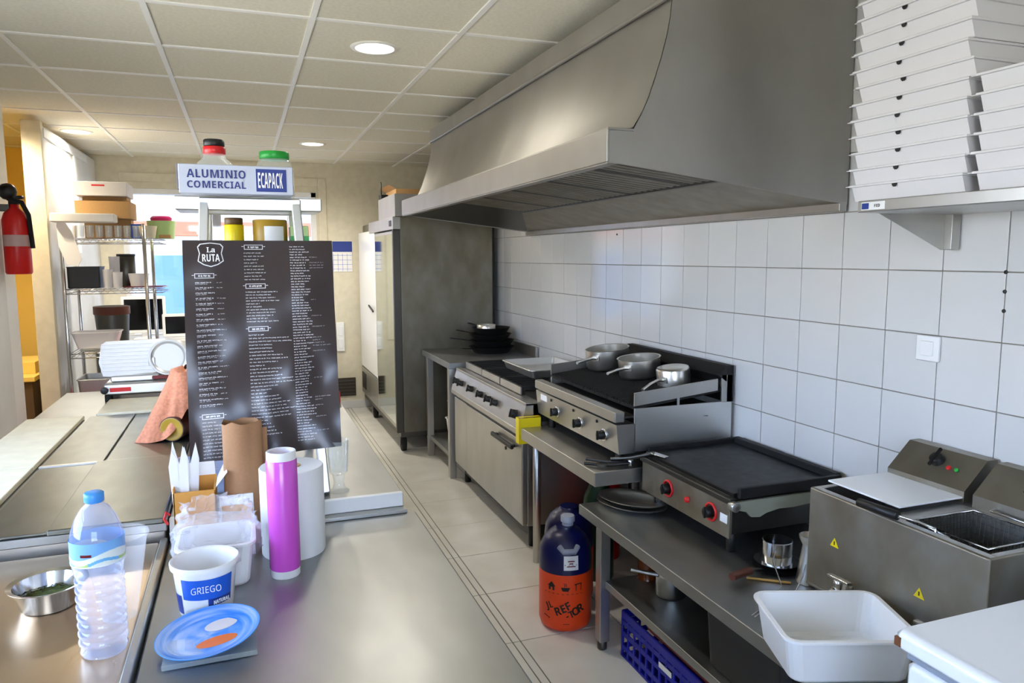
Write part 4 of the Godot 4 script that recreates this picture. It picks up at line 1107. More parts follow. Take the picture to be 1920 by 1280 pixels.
# ---------------------------------------------------------------- the island of steel counters
func island() -> void:
	var a := thing("steel_worktable", "stainless steel worktable under the pink roll and the yoghurt tub", "table", Vector3(0.12, 0, -1.28))
	part(a, "table_top", G.new().box(Vector3(-0.205, 0.80, -2.005), Vector3(0.437, 0.84, -0.55), 0.006), M.steel_top)
	for p in [Vector2(-0.16, -1.95), Vector2(0.40, -1.95), Vector2(-0.16, -0.6), Vector2(0.40, -0.6)]:
		part(a, "leg", G.new().box(Vector3(p.x - 0.02, 0, p.y - 0.02), Vector3(p.x + 0.02, 0.80, p.y + 0.02), 0.002), M.steel)
	part(a, "lower_shelf", G.new().box(Vector3(-0.18, 0.2, -1.97), Vector3(0.42, 0.23, -0.58), 0.003), M.steel_top)
	var b := thing("steel_worktable", "stainless steel worktable under the water bottle and the metal bowl", "table", Vector3(-0.56, 0, -1.28))
	part(b, "table_top", G.new().box(Vector3(-0.92, 0.80, -2.005), Vector3(-0.227, 0.84, -0.55), 0.006), M.steel_tan)
	part(b, "edge_upstand", G.new().box(Vector3(-0.226, 0.79, -2.005), Vector3(-0.208, 0.85, -0.55), 0.004), M.steel)
	for p in [Vector2(-0.88, -1.95), Vector2(-0.27, -1.95), Vector2(-0.88, -0.6), Vector2(-0.27, -0.6)]:
		part(b, "leg", G.new().box(Vector3(p.x - 0.02, 0, p.y - 0.02), Vector3(p.x + 0.02, 0.80, p.y + 0.02), 0.002), M.steel)
	# prep fridge counter with sliding lids and boards
	var c := thing("prep_counter", "long stainless prep counter with flat steel lids and cream cutting strips", "counter", Vector3(-0.22, 0, -3.1))
	part(c, "cabinet", G.new().box(Vector3(-0.84, 0.06, -4.15), Vector3(-0.215, 0.865, -2.03), 0.004), M.steel)
	part(c, "worktop", G.new().box(Vector3(-0.86, 0.862, -4.20), Vector3(-0.21, 0.885, -2.015), 0.003), M.steel_top)
	part(c, "plinth", G.new().box(Vector3(-0.80, 0, -4.10), Vector3(-0.25, 0.065, -2.08), 0.002), M.black_plastic)
	part(c, "lid", G.new().box(Vector3(-0.635, 0.886, -2.665), Vector3(-0.455, 0.893, -2.02), 0.002), M.steel_lid)
	part(c, "lid", G.new().box(Vector3(-0.475, 0.888, -2.66), Vector3(-0.215, 0.903, -2.00), 0.004), M.steel_lid)
	part(c, "lid", G.new().box(Vector3(-0.635, 0.886, -3.49), Vector3(-0.46, 0.893, -2.685), 0.002), M.steel_lid)
	part(c, "lid", G.new().box(Vector3(-0.455, 0.886, -3.49), Vector3(-0.215, 0.891, -2.685), 0.002), M.steel_lid)
	part(c, "lid_edge", G.new().box(Vector3(-0.64, 0.885, -2.683), Vector3(-0.21, 0.897, -2.666), 0.002), M.aluminium)
	part(c, "cutting_strip", G.new().box(Vector3(-0.86, 0.886, -2.655), Vector3(-0.65, 0.903, -2.02), 0.003), M.cream_board)
	part(c, "cutting_strip", G.new().box(Vector3(-0.86, 0.886, -3.47), Vector3(-0.65, 0.903, -2.662), 0.003), M.cream_board)
	var d := thing("service_counter", "stainless service counter with a white front edge under the menu poster", "counter", Vector3(0.1, 0, -3.1))
	part(d, "worktop", G.new().box(Vector3(-0.205, 0.86, -4.20), Vector3(0.405, 0.89, -2.03), 0.003), M.steel_top)
	part(d, "front_edge", G.new().box(Vector3(-0.205, 0.852, -2.035), Vector3(0.405, 0.893, -2.018), 0.003), M.white_paint)
	part(d, "under_strip", G.new().box(Vector3(0.10, 0.8405, -2.024), Vector3(0.41, 0.852, -1.99), 0.002), M.steel)
	part(d, "cabinet", G.new().box(Vector3(-0.20, 0.06, -4.15), Vector3(0.37, 0.86, -2.06), 0.004), M.steel)
	part(d, "plinth", G.new().box(Vector3(-0.16, 0, -4.1), Vector3(0.32, 0.065, -2.1), 0.002), M.black_plastic)

func menu_texture() -> ImageTexture:
	var r := RandomNumberGenerator.new()
	r.seed = 11
	var W := 720
	var H := 1080
	var im := Image.create(W, H, false, Image.FORMAT_RGBA8)
	im.fill(Color(0.22, 0.185, 0.19))
	var ink := Color(0.88, 0.87, 0.88)
	var line := func(x: int, y: int, len: int, h: int, tone: float) -> void:
		var at := x
		while at < x + len:
			var w := r.randi_range(5, 22)
			w = mini(w, x + len - at)
			for k in range(0, w, 4):
				im.fill_rect(Rect2i(at + k, y + r.randi_range(0, 1), 3, h - r.randi_range(0, 1)), Color(ink.r * tone, ink.g * tone, ink.b * tone))
			at += w + 5
	var banner := func(x: int, y: int, w: int) -> void:
		im.fill_rect(Rect2i(x, y, w, 3), ink)
		im.fill_rect(Rect2i(x, y + 22, w, 3), ink)
		im.fill_rect(Rect2i(x, y, 3, 25), ink)
		im.fill_rect(Rect2i(x + w - 3, y, 3, 25), ink)
		im.fill_rect(Rect2i(x - 12, y + 8, 10, 3), ink)
		im.fill_rect(Rect2i(x + w + 2, y + 8, 10, 3), ink)
		line.call(x + 18, y + 8, w - 36, 9, 1.0)
	# column 1
	banner.call(50, 165, 90)
	for i in 24:
		line.call(52, 208 + i * 26, r.randi_range(70, 110), 5, 0.95)
		line.call(52, 216 + i * 26, r.randi_range(40, 90), 4, 0.75)
		if r.randf() < 0.8:
			line.call(150, 210 + i * 26, r.randi_range(14, 40), 4, 0.8)
	banner.call(60, 852, 100)
	for i in 11:
		line.call(60, 890 + i * 17, r.randi_range(60, 190), 5, 0.85)
	# column 2
	banner.call(285, 22, 90)
	for i in 9:
		line.call(282, 62 + i * 17, r.randi_range(60, 110), 5, 0.85)
	banner.call(285, 222, 96)
	for i in 11:
		line.call(284, 262 + i * 15, r.randi_range(60, 165), 5, 0.9)
	banner.call(290, 440, 96)
	for i in 30:
		line.call(290, 480 + i * 17, r.randi_range(60, 220), 5, 0.9)
	# column 3
	for i in 72:
		line.call(505, 30 + i * 14, r.randi_range(55, 100), 5, 0.95)
		if r.randf() < 0.3:
			line.call(600, 30 + i * 14, r.randi_range(20, 90), 4, 0.7)
	# shield of the logo
	var pts := [Vector2(82, 20), Vector2(128, 14), Vector2(174, 20), Vector2(186, 34), Vector2(178, 66), Vector2(186, 104), Vector2(160, 122), Vector2(128, 132), Vector2(96, 122), Vector2(70, 104), Vector2(78, 66), Vector2(70, 34), Vector2(82, 20)]
	for i in pts.size() - 1:
		for k in 60:
			var q: Vector2 = pts[i].lerp(pts[i + 1], k / 60.0)
			im.fill_rect(Rect2i(int(q.x) - 2, int(q.y) - 2, 4, 4), Color(0.9, 0.9, 0.9))
	return ImageTexture.create_from_image(im)

# ---------------------------------------------------------------- white stand with the menu poster
func shelf_stand() -> void:
	var t := thing("shelf_stand", "white metal stand with a top shelf on the service counter", "stand", Vector3(0.03, 0.89, -2.3))
	var top := 1.735
	# splayed front frame
	for s in [-1.0, 1.0]:
		var x0: float = 0.031 + s * 0.124
		part(t, "post", G.new().bar(Vector3(x0, top - 0.02, -2.27), Vector3(0.031 + s * 0.165, 0.893, -2.09), 0.026, 0.03, 0.004, Vector3.BACK), M.aluminium)
		part(t, "post", G.new().bar(Vector3(x0, top - 0.02, -2.48), Vector3(0.031 + s * 0.165, 0.893, -2.62), 0.026, 0.03, 0.004, Vector3.BACK), M.aluminium)
	part(t, "cross_bar", G.new().box(Vector3(-0.107, top - 0.042, -2.285), Vector3(0.169, top - 0.006, -2.255), 0.004), M.aluminium)
	part(t, "cross_bar", G.new().box(Vector3(-0.107, top - 0.042, -2.495), Vector3(0.169, top - 0.006, -2.465), 0.004), M.aluminium)
	part(t, "top_shelf", G.new().box(Vector3(-0.172, top - 0.04, -2.46), Vector3(0.232, top, -2.289), 0.004), M.aluminium)
	part(t, "inner_shelf", G.new().box(Vector3(-0.13, 1.56, -2.47), Vector3(0.20, 1.578, -2.285), 0.003), M.aluminium)
	# menu poster: gently buckled sheet tied to the front frame
	var p := thing("menu_poster", "large dark brown menu poster with three columns of white print", "poster", Vector3(0.045, 0.99, -2.15))
	var mm := mat("menu_print", Color(1, 1, 1), 0.24)
	mm.albedo_texture = menu_texture()
	var rows := []
	for i in 49:
		var v := i / 48.0
		var r := []
		for j in 33:
			var w := j / 32.0
			var x := lerpf(-0.151, 0.249, w) - 0.006 * v * w
			var y := lerpf(1.608, 1.03, v) - 0.014 * (1.0 - w) * v
			var z := lerpf(-2.212, -2.07, v) + 0.005 * sin(w * 9.0 + v * 4.0) + 0.0035 * sin(v * 17.0 + w * 6.0) + 0.0025 * sin(w * 21.0 - v * 11.0) * v
			r.append(Vector3(x, y, z))
		rows.append(r)
	part(p, "sheet", G.new().sheet(rows, true), mm)
	text(p, "lettering", "La", Vector3(-0.079, 1.582, -2.194), Vector3(1, 0, 0), Vector3.UP, 0.014, M.label_white, 0.0, true)
	text(p, "lettering", "RUTA", Vector3(-0.079, 1.560, -2.188), Vector3(1, 0, 0), Vector3.UP, 0.02, M.label_white, 0.045)
	var tape := mat("tape", Color(0.95, 0.95, 0.95, 0.35), 0.2)
	tape.transparency = BaseMaterial3D.TRANSPARENCY_ALPHA
	# aluminium foil carton
	var f := thing("foil_carton", "silver blue carton printed ALUMINIO COMERCIAL on the white stand", "box", Vector3(0.0, top, -2.2))
	part(f, "carton_body", G.new().box(Vector3(-0.151, top, -2.29), Vector3(0.146, top + 0.078, -2.20), 0.002), M.silver_card)
	text(f, "lettering", "ALUMINIO", Vector3(-0.055, top + 0.053, -2.199), Vector3(1, 0, 0), Vector3.UP, 0.022, M.blue_text, 0.15)
	text(f, "lettering", "COMERCIAL", Vector3(-0.055, top + 0.024, -2.199), Vector3(1, 0, 0), Vector3.UP, 0.019, M.blue_text, 0.15)
	var l := part(f, "brand_block", G.new().box(Vector3(0.047, top + 0.008, -2.2005), Vector3(0.128, top + 0.07, -2.1985), 0.0006), M.blue_print, "blue printed block")
	text(l, "lettering", "ECAPACK", Vector3(0.085, top + 0.039, -2.1975), Vector3(1, 0, 0), Vector3.UP, 0.042, M.label_white, 0.066)
	part(f, "end_flap", G.new().box(Vector3(-0.156, top + 0.01, -2.285), Vector3(-0.151, top + 0.078, -2.205), 0.001), mat("flap_grey", Color(0.45, 0.43, 0.48), 0.6))
	# jars behind the carton
	var j := thing("clear_jar", "clear jar with a red and black screw cap on the white stand", "jar", Vector3(-0.062, top, -2.37))
	part(j, "jar_body", G.new().lathe(Vector3(-0.062, top, -2.37), [Vector2(0, 0.001), Vector2(0.05, 0.001), Vector2(0.054, 0.01), Vector2(0.054, 0.075), Vector2(0.048, 0.1), Vector2(0.03, 0.118), Vector2(0.03, 0.135)], 28), M.clear_glass)
	part(j, "cap", G.new().cyl(Vector3(-0.062, top + 0.126, -2.37), 0.031, 0.022, 24), M.red_plastic, "red cap band")
	part(j, "cap_top", G.new().cyl(Vector3(-0.062, top + 0.148, -2.37), 0.029, 0.02, 24), M.black_plastic, "black cap top")
	j = thing("clear_jar", "clear jar with a wide green lid on the white stand", "jar", Vector3(0.10, top, -2.37))
	part(j, "jar_body", G.new().lathe(Vector3(0.105, top, -2.37), [Vector2(0, 0.001), Vector2(0.052, 0.001), Vector2(0.056, 0.01), Vector2(0.056, 0.085), Vector2(0.046, 0.112), Vector2(0.04, 0.116), Vector2(0.04, 0.125)], 28), M.clear_glass)
	part(j, "lid", G.new().cyl(Vector3(0.105, top + 0.118, -2.37), 0.043, 0.022, 24), M.green_plastic, "green lid")
	var o := thing("white_bottle_cap", "small white cap between the two clear jars", "cap", Vector3(0.02, top, -2.38))
	part(o, "dome", G.new().lathe(Vector3(0.02, top, -2.38), [Vector2(0.024, 0), Vector2(0.024, 0.08), Vector2(0.018, 0.092), Vector2(0, 0.096)], 20), M.white_plastic)
	# tins on the inner shelf
	var tin := thing("gold_tin", "gold printed tin on the inner shelf above the menu poster", "tin", Vector3(0.075, 1.578, -2.37))
	part(tin, "tin_body", G.new().cyl(Vector3(0.085, 1.578, -2.37), 0.05, 0.095, 24), M.gold_print)
	part(tin, "paper_label", G.new().lathe(Vector3(0.085, 1.578, -2.37), [Vector2(0.0505, 0.02), Vector2(0.0505, 0.075)], 12, 1.0, 1.0, 1.2, 0.75), M.label_white)
	tin = thing("spice_jar", "slim yellow capped spice jar beside the gold tin", "jar", Vector3(-0.02, 1.578, -2.37))
	part(tin, "jar_body", G.new().cyl(Vector3(-0.018, 1.578, -2.37), 0.028, 0.08, 18), M.yellow_sheet)
	part(tin, "cap", G.new().cyl(Vector3(-0.018, 1.658, -2.37), 0.026, 0.02, 18), mat("cap_brown", Color(0.35, 0.24, 0.08), 0.5))
	tin = thing("green_carton", "green and white carton on the inner shelf beside the post", "box", Vector3(0.165, 1.578, -2.37))
	part(tin, "carton_body", G.new().box(Vector3(0.142, 1.578, -2.41), Vector3(0.195, 1.655, -2.33), 0.002), M.lime)
	part(tin, "print_band", G.new().box(Vector3(0.1415, 1.60, -2.4105), Vector3(0.1955, 1.625, -2.3295), 0.001), M.green_plastic)

# ---------------------------------------------------------------- things lying on the island
func island_things() -> void:
	# pink cling film roll standing on end
	var t := thing("cling_film_roll", "tall pink roll of cling film standing on the steel worktable", "roll", Vector3(0.064, 0.84, -1.69))
	var o := Vector3(0.064, 0.84, -1.69)
	part(t, "film", G.new().lathe(o, [Vector2(0.0, 0.018), Vector2(0.0325, 0.018), Vector2(0.034, 0.021), Vector2(0.034, 0.268), Vector2(0.0325, 0.271), Vector2(0.0, 0.271)], 36), M.cling_film)
	part(t, "core", G.new().lathe(o, [Vector2(0.026, 0.001), Vector2(0.031, 0.0), Vector2(0.0325, 0.002), Vector2(0.0325, 0.288), Vector2(0.031, 0.290), Vector2(0.026, 0.289), Vector2(0.026, 0.001)], 36), M.white_paper)
	# paper roll
	o = Vector3(0.092, 0.84, -1.83)
	t = thing("paper_roll", "thick white paper towel roll behind the pink cling film", "roll", o)
	part(t, "paper", G.new().lathe(o, [Vector2(0.022, 0.001), Vector2(0.074, 0.0), Vector2(0.076, 0.003), Vector2(0.076, 0.212), Vector2(0.074, 0.215), Vector2(0.022, 0.214), Vector2(0.022, 0.001)], 44), M.white_paper)
	part(t, "core", G.new().lathe(o, [Vector2(0.0215, 0.001), Vector2(0.0215, 0.2155), Vector2(0.019, 0.2155), Vector2(0.019, 0.001)], 28), M.cardboard)
	# kraft paper sheath: folded open-topped bag
	o = Vector3(-0.02, 0.84, -1.935)
	t = thing("kraft_bag", "tall folded brown kraft paper sleeve beside the paper roll", "bag", o)
	var rows := []
	for i in 13:
		var v := i / 12.0
		var r := []
		for k in 29:
			var an := TAU * k / 28.0
			var rad := 0.046 + 0.003 * sin(an * 3.0 + v * 2.0) + 0.002 * sin(an * 5.0)
			var y := 0.312 * v
			if i == 12:
				y += 0.003 * sin(an * 4.0) + 0.002 * sin(an * 7.0)
			r.append(o + Vector3(cos(an) * rad * (1.0 + 0.02 * v), y, sin(an) * rad * 0.75))
		rows.append(r)
	part(t, "sleeve", G.new().sheet(rows, true), M.kraft)
	part(t, "folded_edge", G.new().box(o + Vector3(0.044, 0.0, -0.01), o + Vector3(0.062, 0.29, -0.004), 0.002), M.kraft)
	# glass
	o = Vector3(0.235, 0.89, -2.10)
	t = thing("drinking_glass", "clear footed drinking glass on the service counter edge", "glass", o)
	part(t, "bowl", G.new().lathe(o, [Vector2(0.0, 0.052), Vector2(0.016, 0.05), Vector2(0.026, 0.06), Vector2(0.031, 0.15), Vector2(0.032, 0.152), Vector2(0.030, 0.15), Vector2(0.024, 0.062), Vector2(0.0, 0.056)], 28), M.clear_glass)
	part(t, "foot", G.new().lathe(o, [Vector2(0, 0), Vector2(0.028, 0.0), Vector2(0.029, 0.004), Vector2(0.018, 0.012), Vector2(0.014, 0.03), Vector2(0.018, 0.05)], 28), M.clear_glass)
	# carton with napkins and sachets
	o = Vector3(-0.13, 0.84, -1.93)
	t = thing("sachet_box", "open amber cardboard box with white flaps full of packets", "box", o)
	part(t, "box_wall", G.new().box(o + Vector3(-0.05, 0, -0.045), o + Vector3(0.046, 0.172, -0.041), 0.001).box(o + Vector3(-0.05, 0, 0.041), o + Vector3(0.046, 0.158, 0.045), 0.001).box(o + Vector3(-0.05, 0, -0.045), o + Vector3(-0.046, 0.168, 0.045), 0.001).box(o + Vector3(0.042, 0, -0.045), o + Vector3(0.046, 0.164, 0.045), 0.001).box(o + Vector3(-0.05, 0, -0.045), o + Vector3(0.046, 0.003, 0.045), 0.001), M.amber_card)
	part(t, "flap", G.new().quad(o + Vector3(0.046, 0.162, 0.045), o + Vector3(0.046, 0.162, -0.045), o + Vector3(0.068, 0.205, -0.05), o + Vector3(0.074, 0.195, 0.035), Vector3(-0.5, 1, 0)), M.white_paper)
	part(t, "flap", G.new().quad(o + Vector3(-0.045, 0.17, -0.043), o + Vector3(0.044, 0.17, -0.043), o + Vector3(0.042, 0.205, -0.05), o + Vector3(-0.042, 0.205, -0.05), Vector3(0, 0, 1)), M.white_paper)
	for i in 5:
		var q := thing("paper_packet", "white pointed paper packet, %s from the open side of the amber box" % ["first", "second", "third", "fourth", "last"][4 - i], "packet", o + Vector3(-0.042, 0.01, -0.03 + 0.012 * i), "paper packets in the amber box")
		var x := -0.047 + 0.011 * (i % 3)
		var z := -0.032 + 0.014 * i
		var lean := -0.012 + 0.012 * (i % 3)
		part(q, "sleeve", G.new().prism(o + Vector3(x, 0.004, z), Vector3(1, 0, 0), Vector3(lean, 0.2, 0.01).normalized(), PackedVector2Array([Vector2(-0.0, 0), Vector2(0.022, 0), Vector2(0.022, 0.21 + 0.008 * i), Vector2(0.013, 0.268 - 0.012 * (i % 2)), Vector2(0.002, 0.215)]), Vector3(0, 0, 0.003)), M.white_paper)
	o = Vector3(-0.008, 0.84, -1.862)
	t = thing("white_carton", "low white carton with a cardboard inside behind the bagged tub", "box", o)
	part(t, "carton_wall", G.new().box(o + Vector3(-0.07, 0, -0.04), o + Vector3(0.01, 0.135, -0.036), 0.001).box(o + Vector3(-0.07, 0, 0.02), o + Vector3(0.01, 0.06, 0.024), 0.001).box(o + Vector3(0.007, 0, -0.04), o + Vector3(0.01, 0.08, 0.024), 0.001).box(o + Vector3(-0.07, 0, -0.04), o + Vector3(-0.067, 0.08, 0.024), 0.001).box(o + Vector3(-0.07, 0, -0.04), o + Vector3(0.01, 0.003, 0.024), 0.0), M.white_paper)
	part(t, "liner", G.new().box(o + Vector3(-0.064, 0.004, -0.035), o + Vector3(0.006, 0.11, -0.032), 0.001), M.amber_card)
	# square white tub with a plastic bag over it
	o = Vector3(-0.08, 0.84, -1.727)
	t = thing("square_tub", "white square plastic tub under a clear plastic bag", "tub", o)
	part(t, "tub_body", G.new().tub(o, 0.135, 0.13, 0.155, 0.15, 0.10, 0.002, 0.006, 0.022), M.white_plastic)
	t = thing("plastic_bag", "crumpled clear plastic bag heaped over the square white tub", "bag", o + Vector3(0, 0.1, 0))
	rows = []
	var nz := FastNoiseLite.new()
	nz.seed = 4
	nz.frequency = 2.2
	nz.fractal_octaves = 4
	for i in 25:
		var v := i / 24.0
		var r := []
		for k in 49:
			var an := TAU * k / 48.0
			var rad := 0.095 * sin(minf(v * 2.6, PI / 2 + 0.2) + 0.02)
			var y := 0.142 - 0.085 * v * v
			var d := nz.get_noise_3d(cos(an) * v, sin(an) * v, v * 2.0)
			var e := nz.get_noise_3d(cos(an) * 3.0 * v + 5.0, sin(an) * 3.0 * v, v * 5.0)
			r.append(o + Vector3(cos(an) * (rad + 0.012 * d * v), y + 0.014 * d + 0.005 * e, sin(an) * (rad * 0.9 + 0.010 * e * v)))
		rows.append(r)
	part(t, "film_sheet", G.new().sheet(rows, true), M.film)
	rows = []
	for i in 13:
		var v := i / 12.0
		var r := []
		for k in 33:
			var an := PI * (0.95 + 1.1 * k / 32.0)
			var d := nz.get_noise_3d(cos(an) * 2.0, v * 3.0, sin(an) * 2.0)
			r.append(o + Vector3(cos(an) * (0.088 - 0.02 * v + 0.03 * d), 0.09 + 0.075 * v + 0.012 * d, -0.03 + sin(an) * (0.06 + 0.02 * d)))
		rows.append(r)
	part(t, "bag_neck", G.new().sheet(rows, false), M.film)
	part(t, "red_tie", G.new().tube([o + Vector3(-0.1, 0.13, -0.02), o + Vector3(-0.106, 0.145, -0.015), o + Vector3(-0.102, 0.158, -0.02), o + Vector3(-0.096, 0.15, -0.024)], 0.003, 6), M.red_plastic, "thin red tie")
	# yoghurt tub
	o = Vector3(-0.098, 0.84, -1.575)
	t = thing("yoghurt_tub", "white round yoghurt tub with a blue GRIEGO label", "tub", o)
	part(t, "tub_body", G.new().lathe(o, [Vector2(0, 0), Vector2(0.049, 0), Vector2(0.051, 0.002), Vector2(0.061, 0.096), Vector2(0.066, 0.098), Vector2(0.067, 0.108), Vector2(0.065, 0.110), Vector2(0.060, 0.108), Vector2(0.057, 0.085), Vector2(0.049, 0.03), Vector2(0, 0.03)], 44), M.white_plastic)
	var face := Vector3(0.06, 0, 1.0).normalized()
	var side := Vector3.UP.cross(face).normalized()
	var band := func(y0: float, y1: float, a0: float, a1: float, off: float) -> G:
		var g := G.new()
		var rr := []
		for i in 2:
			var y: float = lerpf(y1, y0, i)
			var q := []
			for k in 17:
				var an: float = lerpf(a0, a1, k / 16.0)
				var rad: float = 0.051 + 0.01 * y / 0.094 + off
				q.append(o + face * cos(an) * rad + side * sin(an) * rad + Vector3(0, y, 0))
			rr.append(q)
		g.sheet(rr, true)
		return g
	part(t, "label_band", band.call(0.043, 0.086, -0.85, 0.95, 0.0006), M.mid_blue, "blue label band")
	part(t, "label_dark", band.call(0.028, 0.043, 0.05, 0.95, 0.0006), M.blue_print, "dark blue label strip")
	part(t, "label_edge", band.call(0.01, 0.05, -1.5, -0.95, 0.0006), M.blue_print)
	text(t, "lettering", "GRIEGO", o + face * 0.0605 + Vector3(0.0, 0.066, 0), side, Vector3.UP + face * 0.1, 0.014, M.label_white, 0.056, false, 500)
	text(t, "lettering", "NATURAL", o + face.rotated(Vector3.UP, 0.5) * 0.0585 + Vector3(0, 0.036, 0), side.rotated(Vector3.UP, 0.5), Vector3.UP + face * 0.1, 0.008, M.label_white, 0.034)
	# blue plate tilted on a glass slab
	o = Vector3(-0.088, 0.842, -1.435)
	t = thing("glass_slab", "small clear glass slab under the blue plate", "slab", o)
	part(t, "slab_body", G.new().box(o + Vector3(-0.075, -0.001, 0.0), o + Vector3(0.085, 0.010, 0.09), 0.002), M.clear_glass)
	var pm := mat("plate_print", Color(1, 1, 1), 0.18)
	pm.albedo_texture = noise_image(128, 0.02, Color(0.16, 0.48, 0.90), Color(0.78, 0.83, 0.97), 17, 4)
	t = thing("blue_plate", "round light blue mottled plate tilted in front of the yoghurt tub", "plate", V)
	part(t, "plate_top", G.new().lathe(V, [Vector2(0.101, 0.016), Vector2(0.085, 0.009), Vector2(0.066, 0.004), Vector2(0.0, 0.003)], 48), pm)
	part(t, "plate_rim", G.new().lathe(V, [Vector2(0.0, 0.0), Vector2(0.062, 0.0), Vector2(0.084, 0.006), Vector2(0.103, 0.015), Vector2(0.103, 0.0165), Vector2(0.101, 0.016)], 48), M.sky_blue)
	var spots := mat("plate_patch", Color(0.91, 0.88, 0.86), 0.2)
	part(t, "pale_patch", G.new().lathe(Vector3(0.028, 0.0042, -0.03), [Vector2(0, 0), Vector2(0.03, 0.0)], 24, 1.1, 0.75), spots, "pale printed patch")
	part(t, "orange_patch", G.new().lathe(Vector3(0.012, 0.0042, 0.032), [Vector2(0, 0), Vector2(0.03, 0.0)], 24, 1.35, 0.62), mat("plate_orange", Color(0.92, 0.47, 0.16), 0.2), "orange printed patch")
	t.position = Vector3(-0.088, 0.8515, -1.425)
	t.scale = Vector3(0.9, 0.9, 0.9)
	t.rotation = Vector3(0.03, 0.15, 0.09)
	# water bottle
	o = Vector3(-0.268, 0.84, -1.46)
	t = thing("water_bottle", "clear ribbed water bottle with a sky blue cap and paper label", "bottle", o)
	var pr := [Vector2(0, 0.006), Vector2(0.022, 0.0), Vector2(0.036, 0.003), Vector2(0.040, 0.012)]
	for i in 9:
		var y := 0.02 + 0.0165 * i
		pr.append(Vector2(0.0395 - 0.002, y))
		pr.append(Vector2(0.041, y + 0.006))
		pr.append(Vector2(0.041, y + 0.011))
	pr.append_array([Vector2(0.0425, 0.172), Vector2(0.044, 0.18), Vector2(0.044, 0.222), Vector2(0.041, 0.236), Vector2(0.033, 0.258), Vector2(0.022, 0.276), Vector2(0.0135, 0.284), Vector2(0.0135, 0.296)])
	part(t, "bottle_body", G.new().lathe(o, pr, 40), M.clear_plastic)
	part(t, "cap", G.new().cyl(o + Vector3(0, 0.285, 0), 0.0165, 0.018, 24), M.sky_blue, "sky blue screw cap")
	var lm := mat("bottle_label", Color(1, 1, 1), 0.4)
	var im := Image.create(256, 64, false, Image.FORMAT_RGBA8)
	im.fill(Color(0.50, 0.72, 0.94))
	for x in 256:
		var hgt := int(30 + 10 * sin(x * 0.05))
		im.fill_rect(Rect2i(x, 64 - hgt, 1, hgt), Color(0.92, 0.95, 0.93))
		im.fill_rect(Rect2i(x, 64 - hgt / 2 + int(5 * sin(x * 0.09)), 1, 8), Color(0.45, 0.74, 0.93) if (x / 24) % 3 else Color(0.72, 0.83, 0.50))
		im.fill_rect(Rect2i(x, 61, 1, 3), Color(0.95, 0.97, 0.98))
	lm.albedo_texture = ImageTexture.create_from_image(im)
	var lab := part(t, "paper_label", G.new().lathe(o, [Vector2(0.0448, 0.222), Vector2(0.0448, 0.178)], 40), lm)
	part(lab, "brand_mark", G.new().lathe(o, [Vector2(0.0453, 0.198), Vector2(0.0453, 0.203)], 8, 1.0, 1.0, 0.42, 1.62), M.dark_red)
	# clear plastic cup lying behind the bottle
	o = Vector3(-0.232, 0.853, -1.50)
	t = thing("clear_tub", "clear plastic tub standing behind the water bottle", "tub", o)
	part(t, "tub_body", G.new().lathe(Vector3(-0.262, 0.84, -1.60), [Vector2(0, 0.001), Vector2(0.032, 0.001), Vector2(0.058, 0.165), Vector2(0.062, 0.168), Vector2(0.062, 0.172)], 32), M.film)
	# metal bowl with herbs
	o = Vector3(-0.408, 0.84, -1.705)
	t = thing("metal_bowl", "small steel bowl of dried herbs on the steel worktable", "bowl", o)
	part(t, "bowl_wall", G.new().lathe(o, [Vector2(0, 0.0), Vector2(0.046, 0.0), Vector2(0.051, 0.003), Vector2(0.065, 0.046), Vector2(0.074, 0.050), Vector2(0.0745, 0.052), Vector2(0.064, 0.049), Vector2(0.05, 0.006), Vector2(0, 0.003)], 44), M.chrome)
	var hb := G.new()
	for i in 260:
		var an := rng.randf() * TAU
		var rr := sqrt(rng.randf()) * 0.05
		var c := o + Vector3(cos(an) * rr, 0.022 + rng.randf() * 0.004, sin(an) * rr)
		var e := Vector3(rng.randfn(), rng.randfn() * 0.3, rng.randfn()).normalized() * 0.004
		var f := e.cross(Vector3.UP).normalized() * 0.0025
		hb.quad(c - e, c + f, c + e, c - f)
	hb.lathe(o, [Vector2(0.051, 0.02), Vector2(0.02, 0.024), Vector2(0, 0.024)], 24)
	var hm := part(t, "dried_herbs", hb, M.herb)
	hm.set_meta("kind", "stuff")
	# cream cutting board under the slicer
	t = thing("cutting_board", "cream cutting board lying in front of the meat slicer", "board", Vector3(-0.48, 0.893, -3.68))
	part(t, "board", G.new().box(Vector3(-0.615, 0.886, -3.85), Vector3(-0.30, 0.900, -3.51), 0.004), M.cream_board)
	slicer()
	# orange cloth thrown over a catering tin
	o = Vector3(-0.235, 0.891, -2.93)
	t = thing("catering_tin", "large tin lying on its side under the orange cloth", "tin", o)
	var xf := Transform3D(Basis(Vector3(0.94, 0, 0.34), Vector3(-0.34, 0, 0.94), Vector3(0, -1, 0)), o + Vector3(0.015, 0.047, -0.10))
	part(t, "tin_body", G.new().at(xf).lathe(V, [Vector2(0, 0.0), Vector2(0.045, 0.0), Vector2(0.045, 0.14), Vector2(0.041, 0.14), Vector2(0.04, 0.136), Vector2(0, 0.136)], 28), mat("tin_brown", Color(0.24, 0.10, 0.06), 0.4))
	part(t, "tin_end", G.new().at(xf).lathe(V, [Vector2(0.042, 0.1415), Vector2(0.038, 0.1425), Vector2(0.03, 0.139), Vector2(0, 0.139)], 28), M.gold_print)
	t = thing("orange_cloth", "orange cleaning cloth draped over a tin beside the menu poster", "cloth", o)
	rows = []
	var oc := Vector3(-0.245, 0.8915, -2.985)
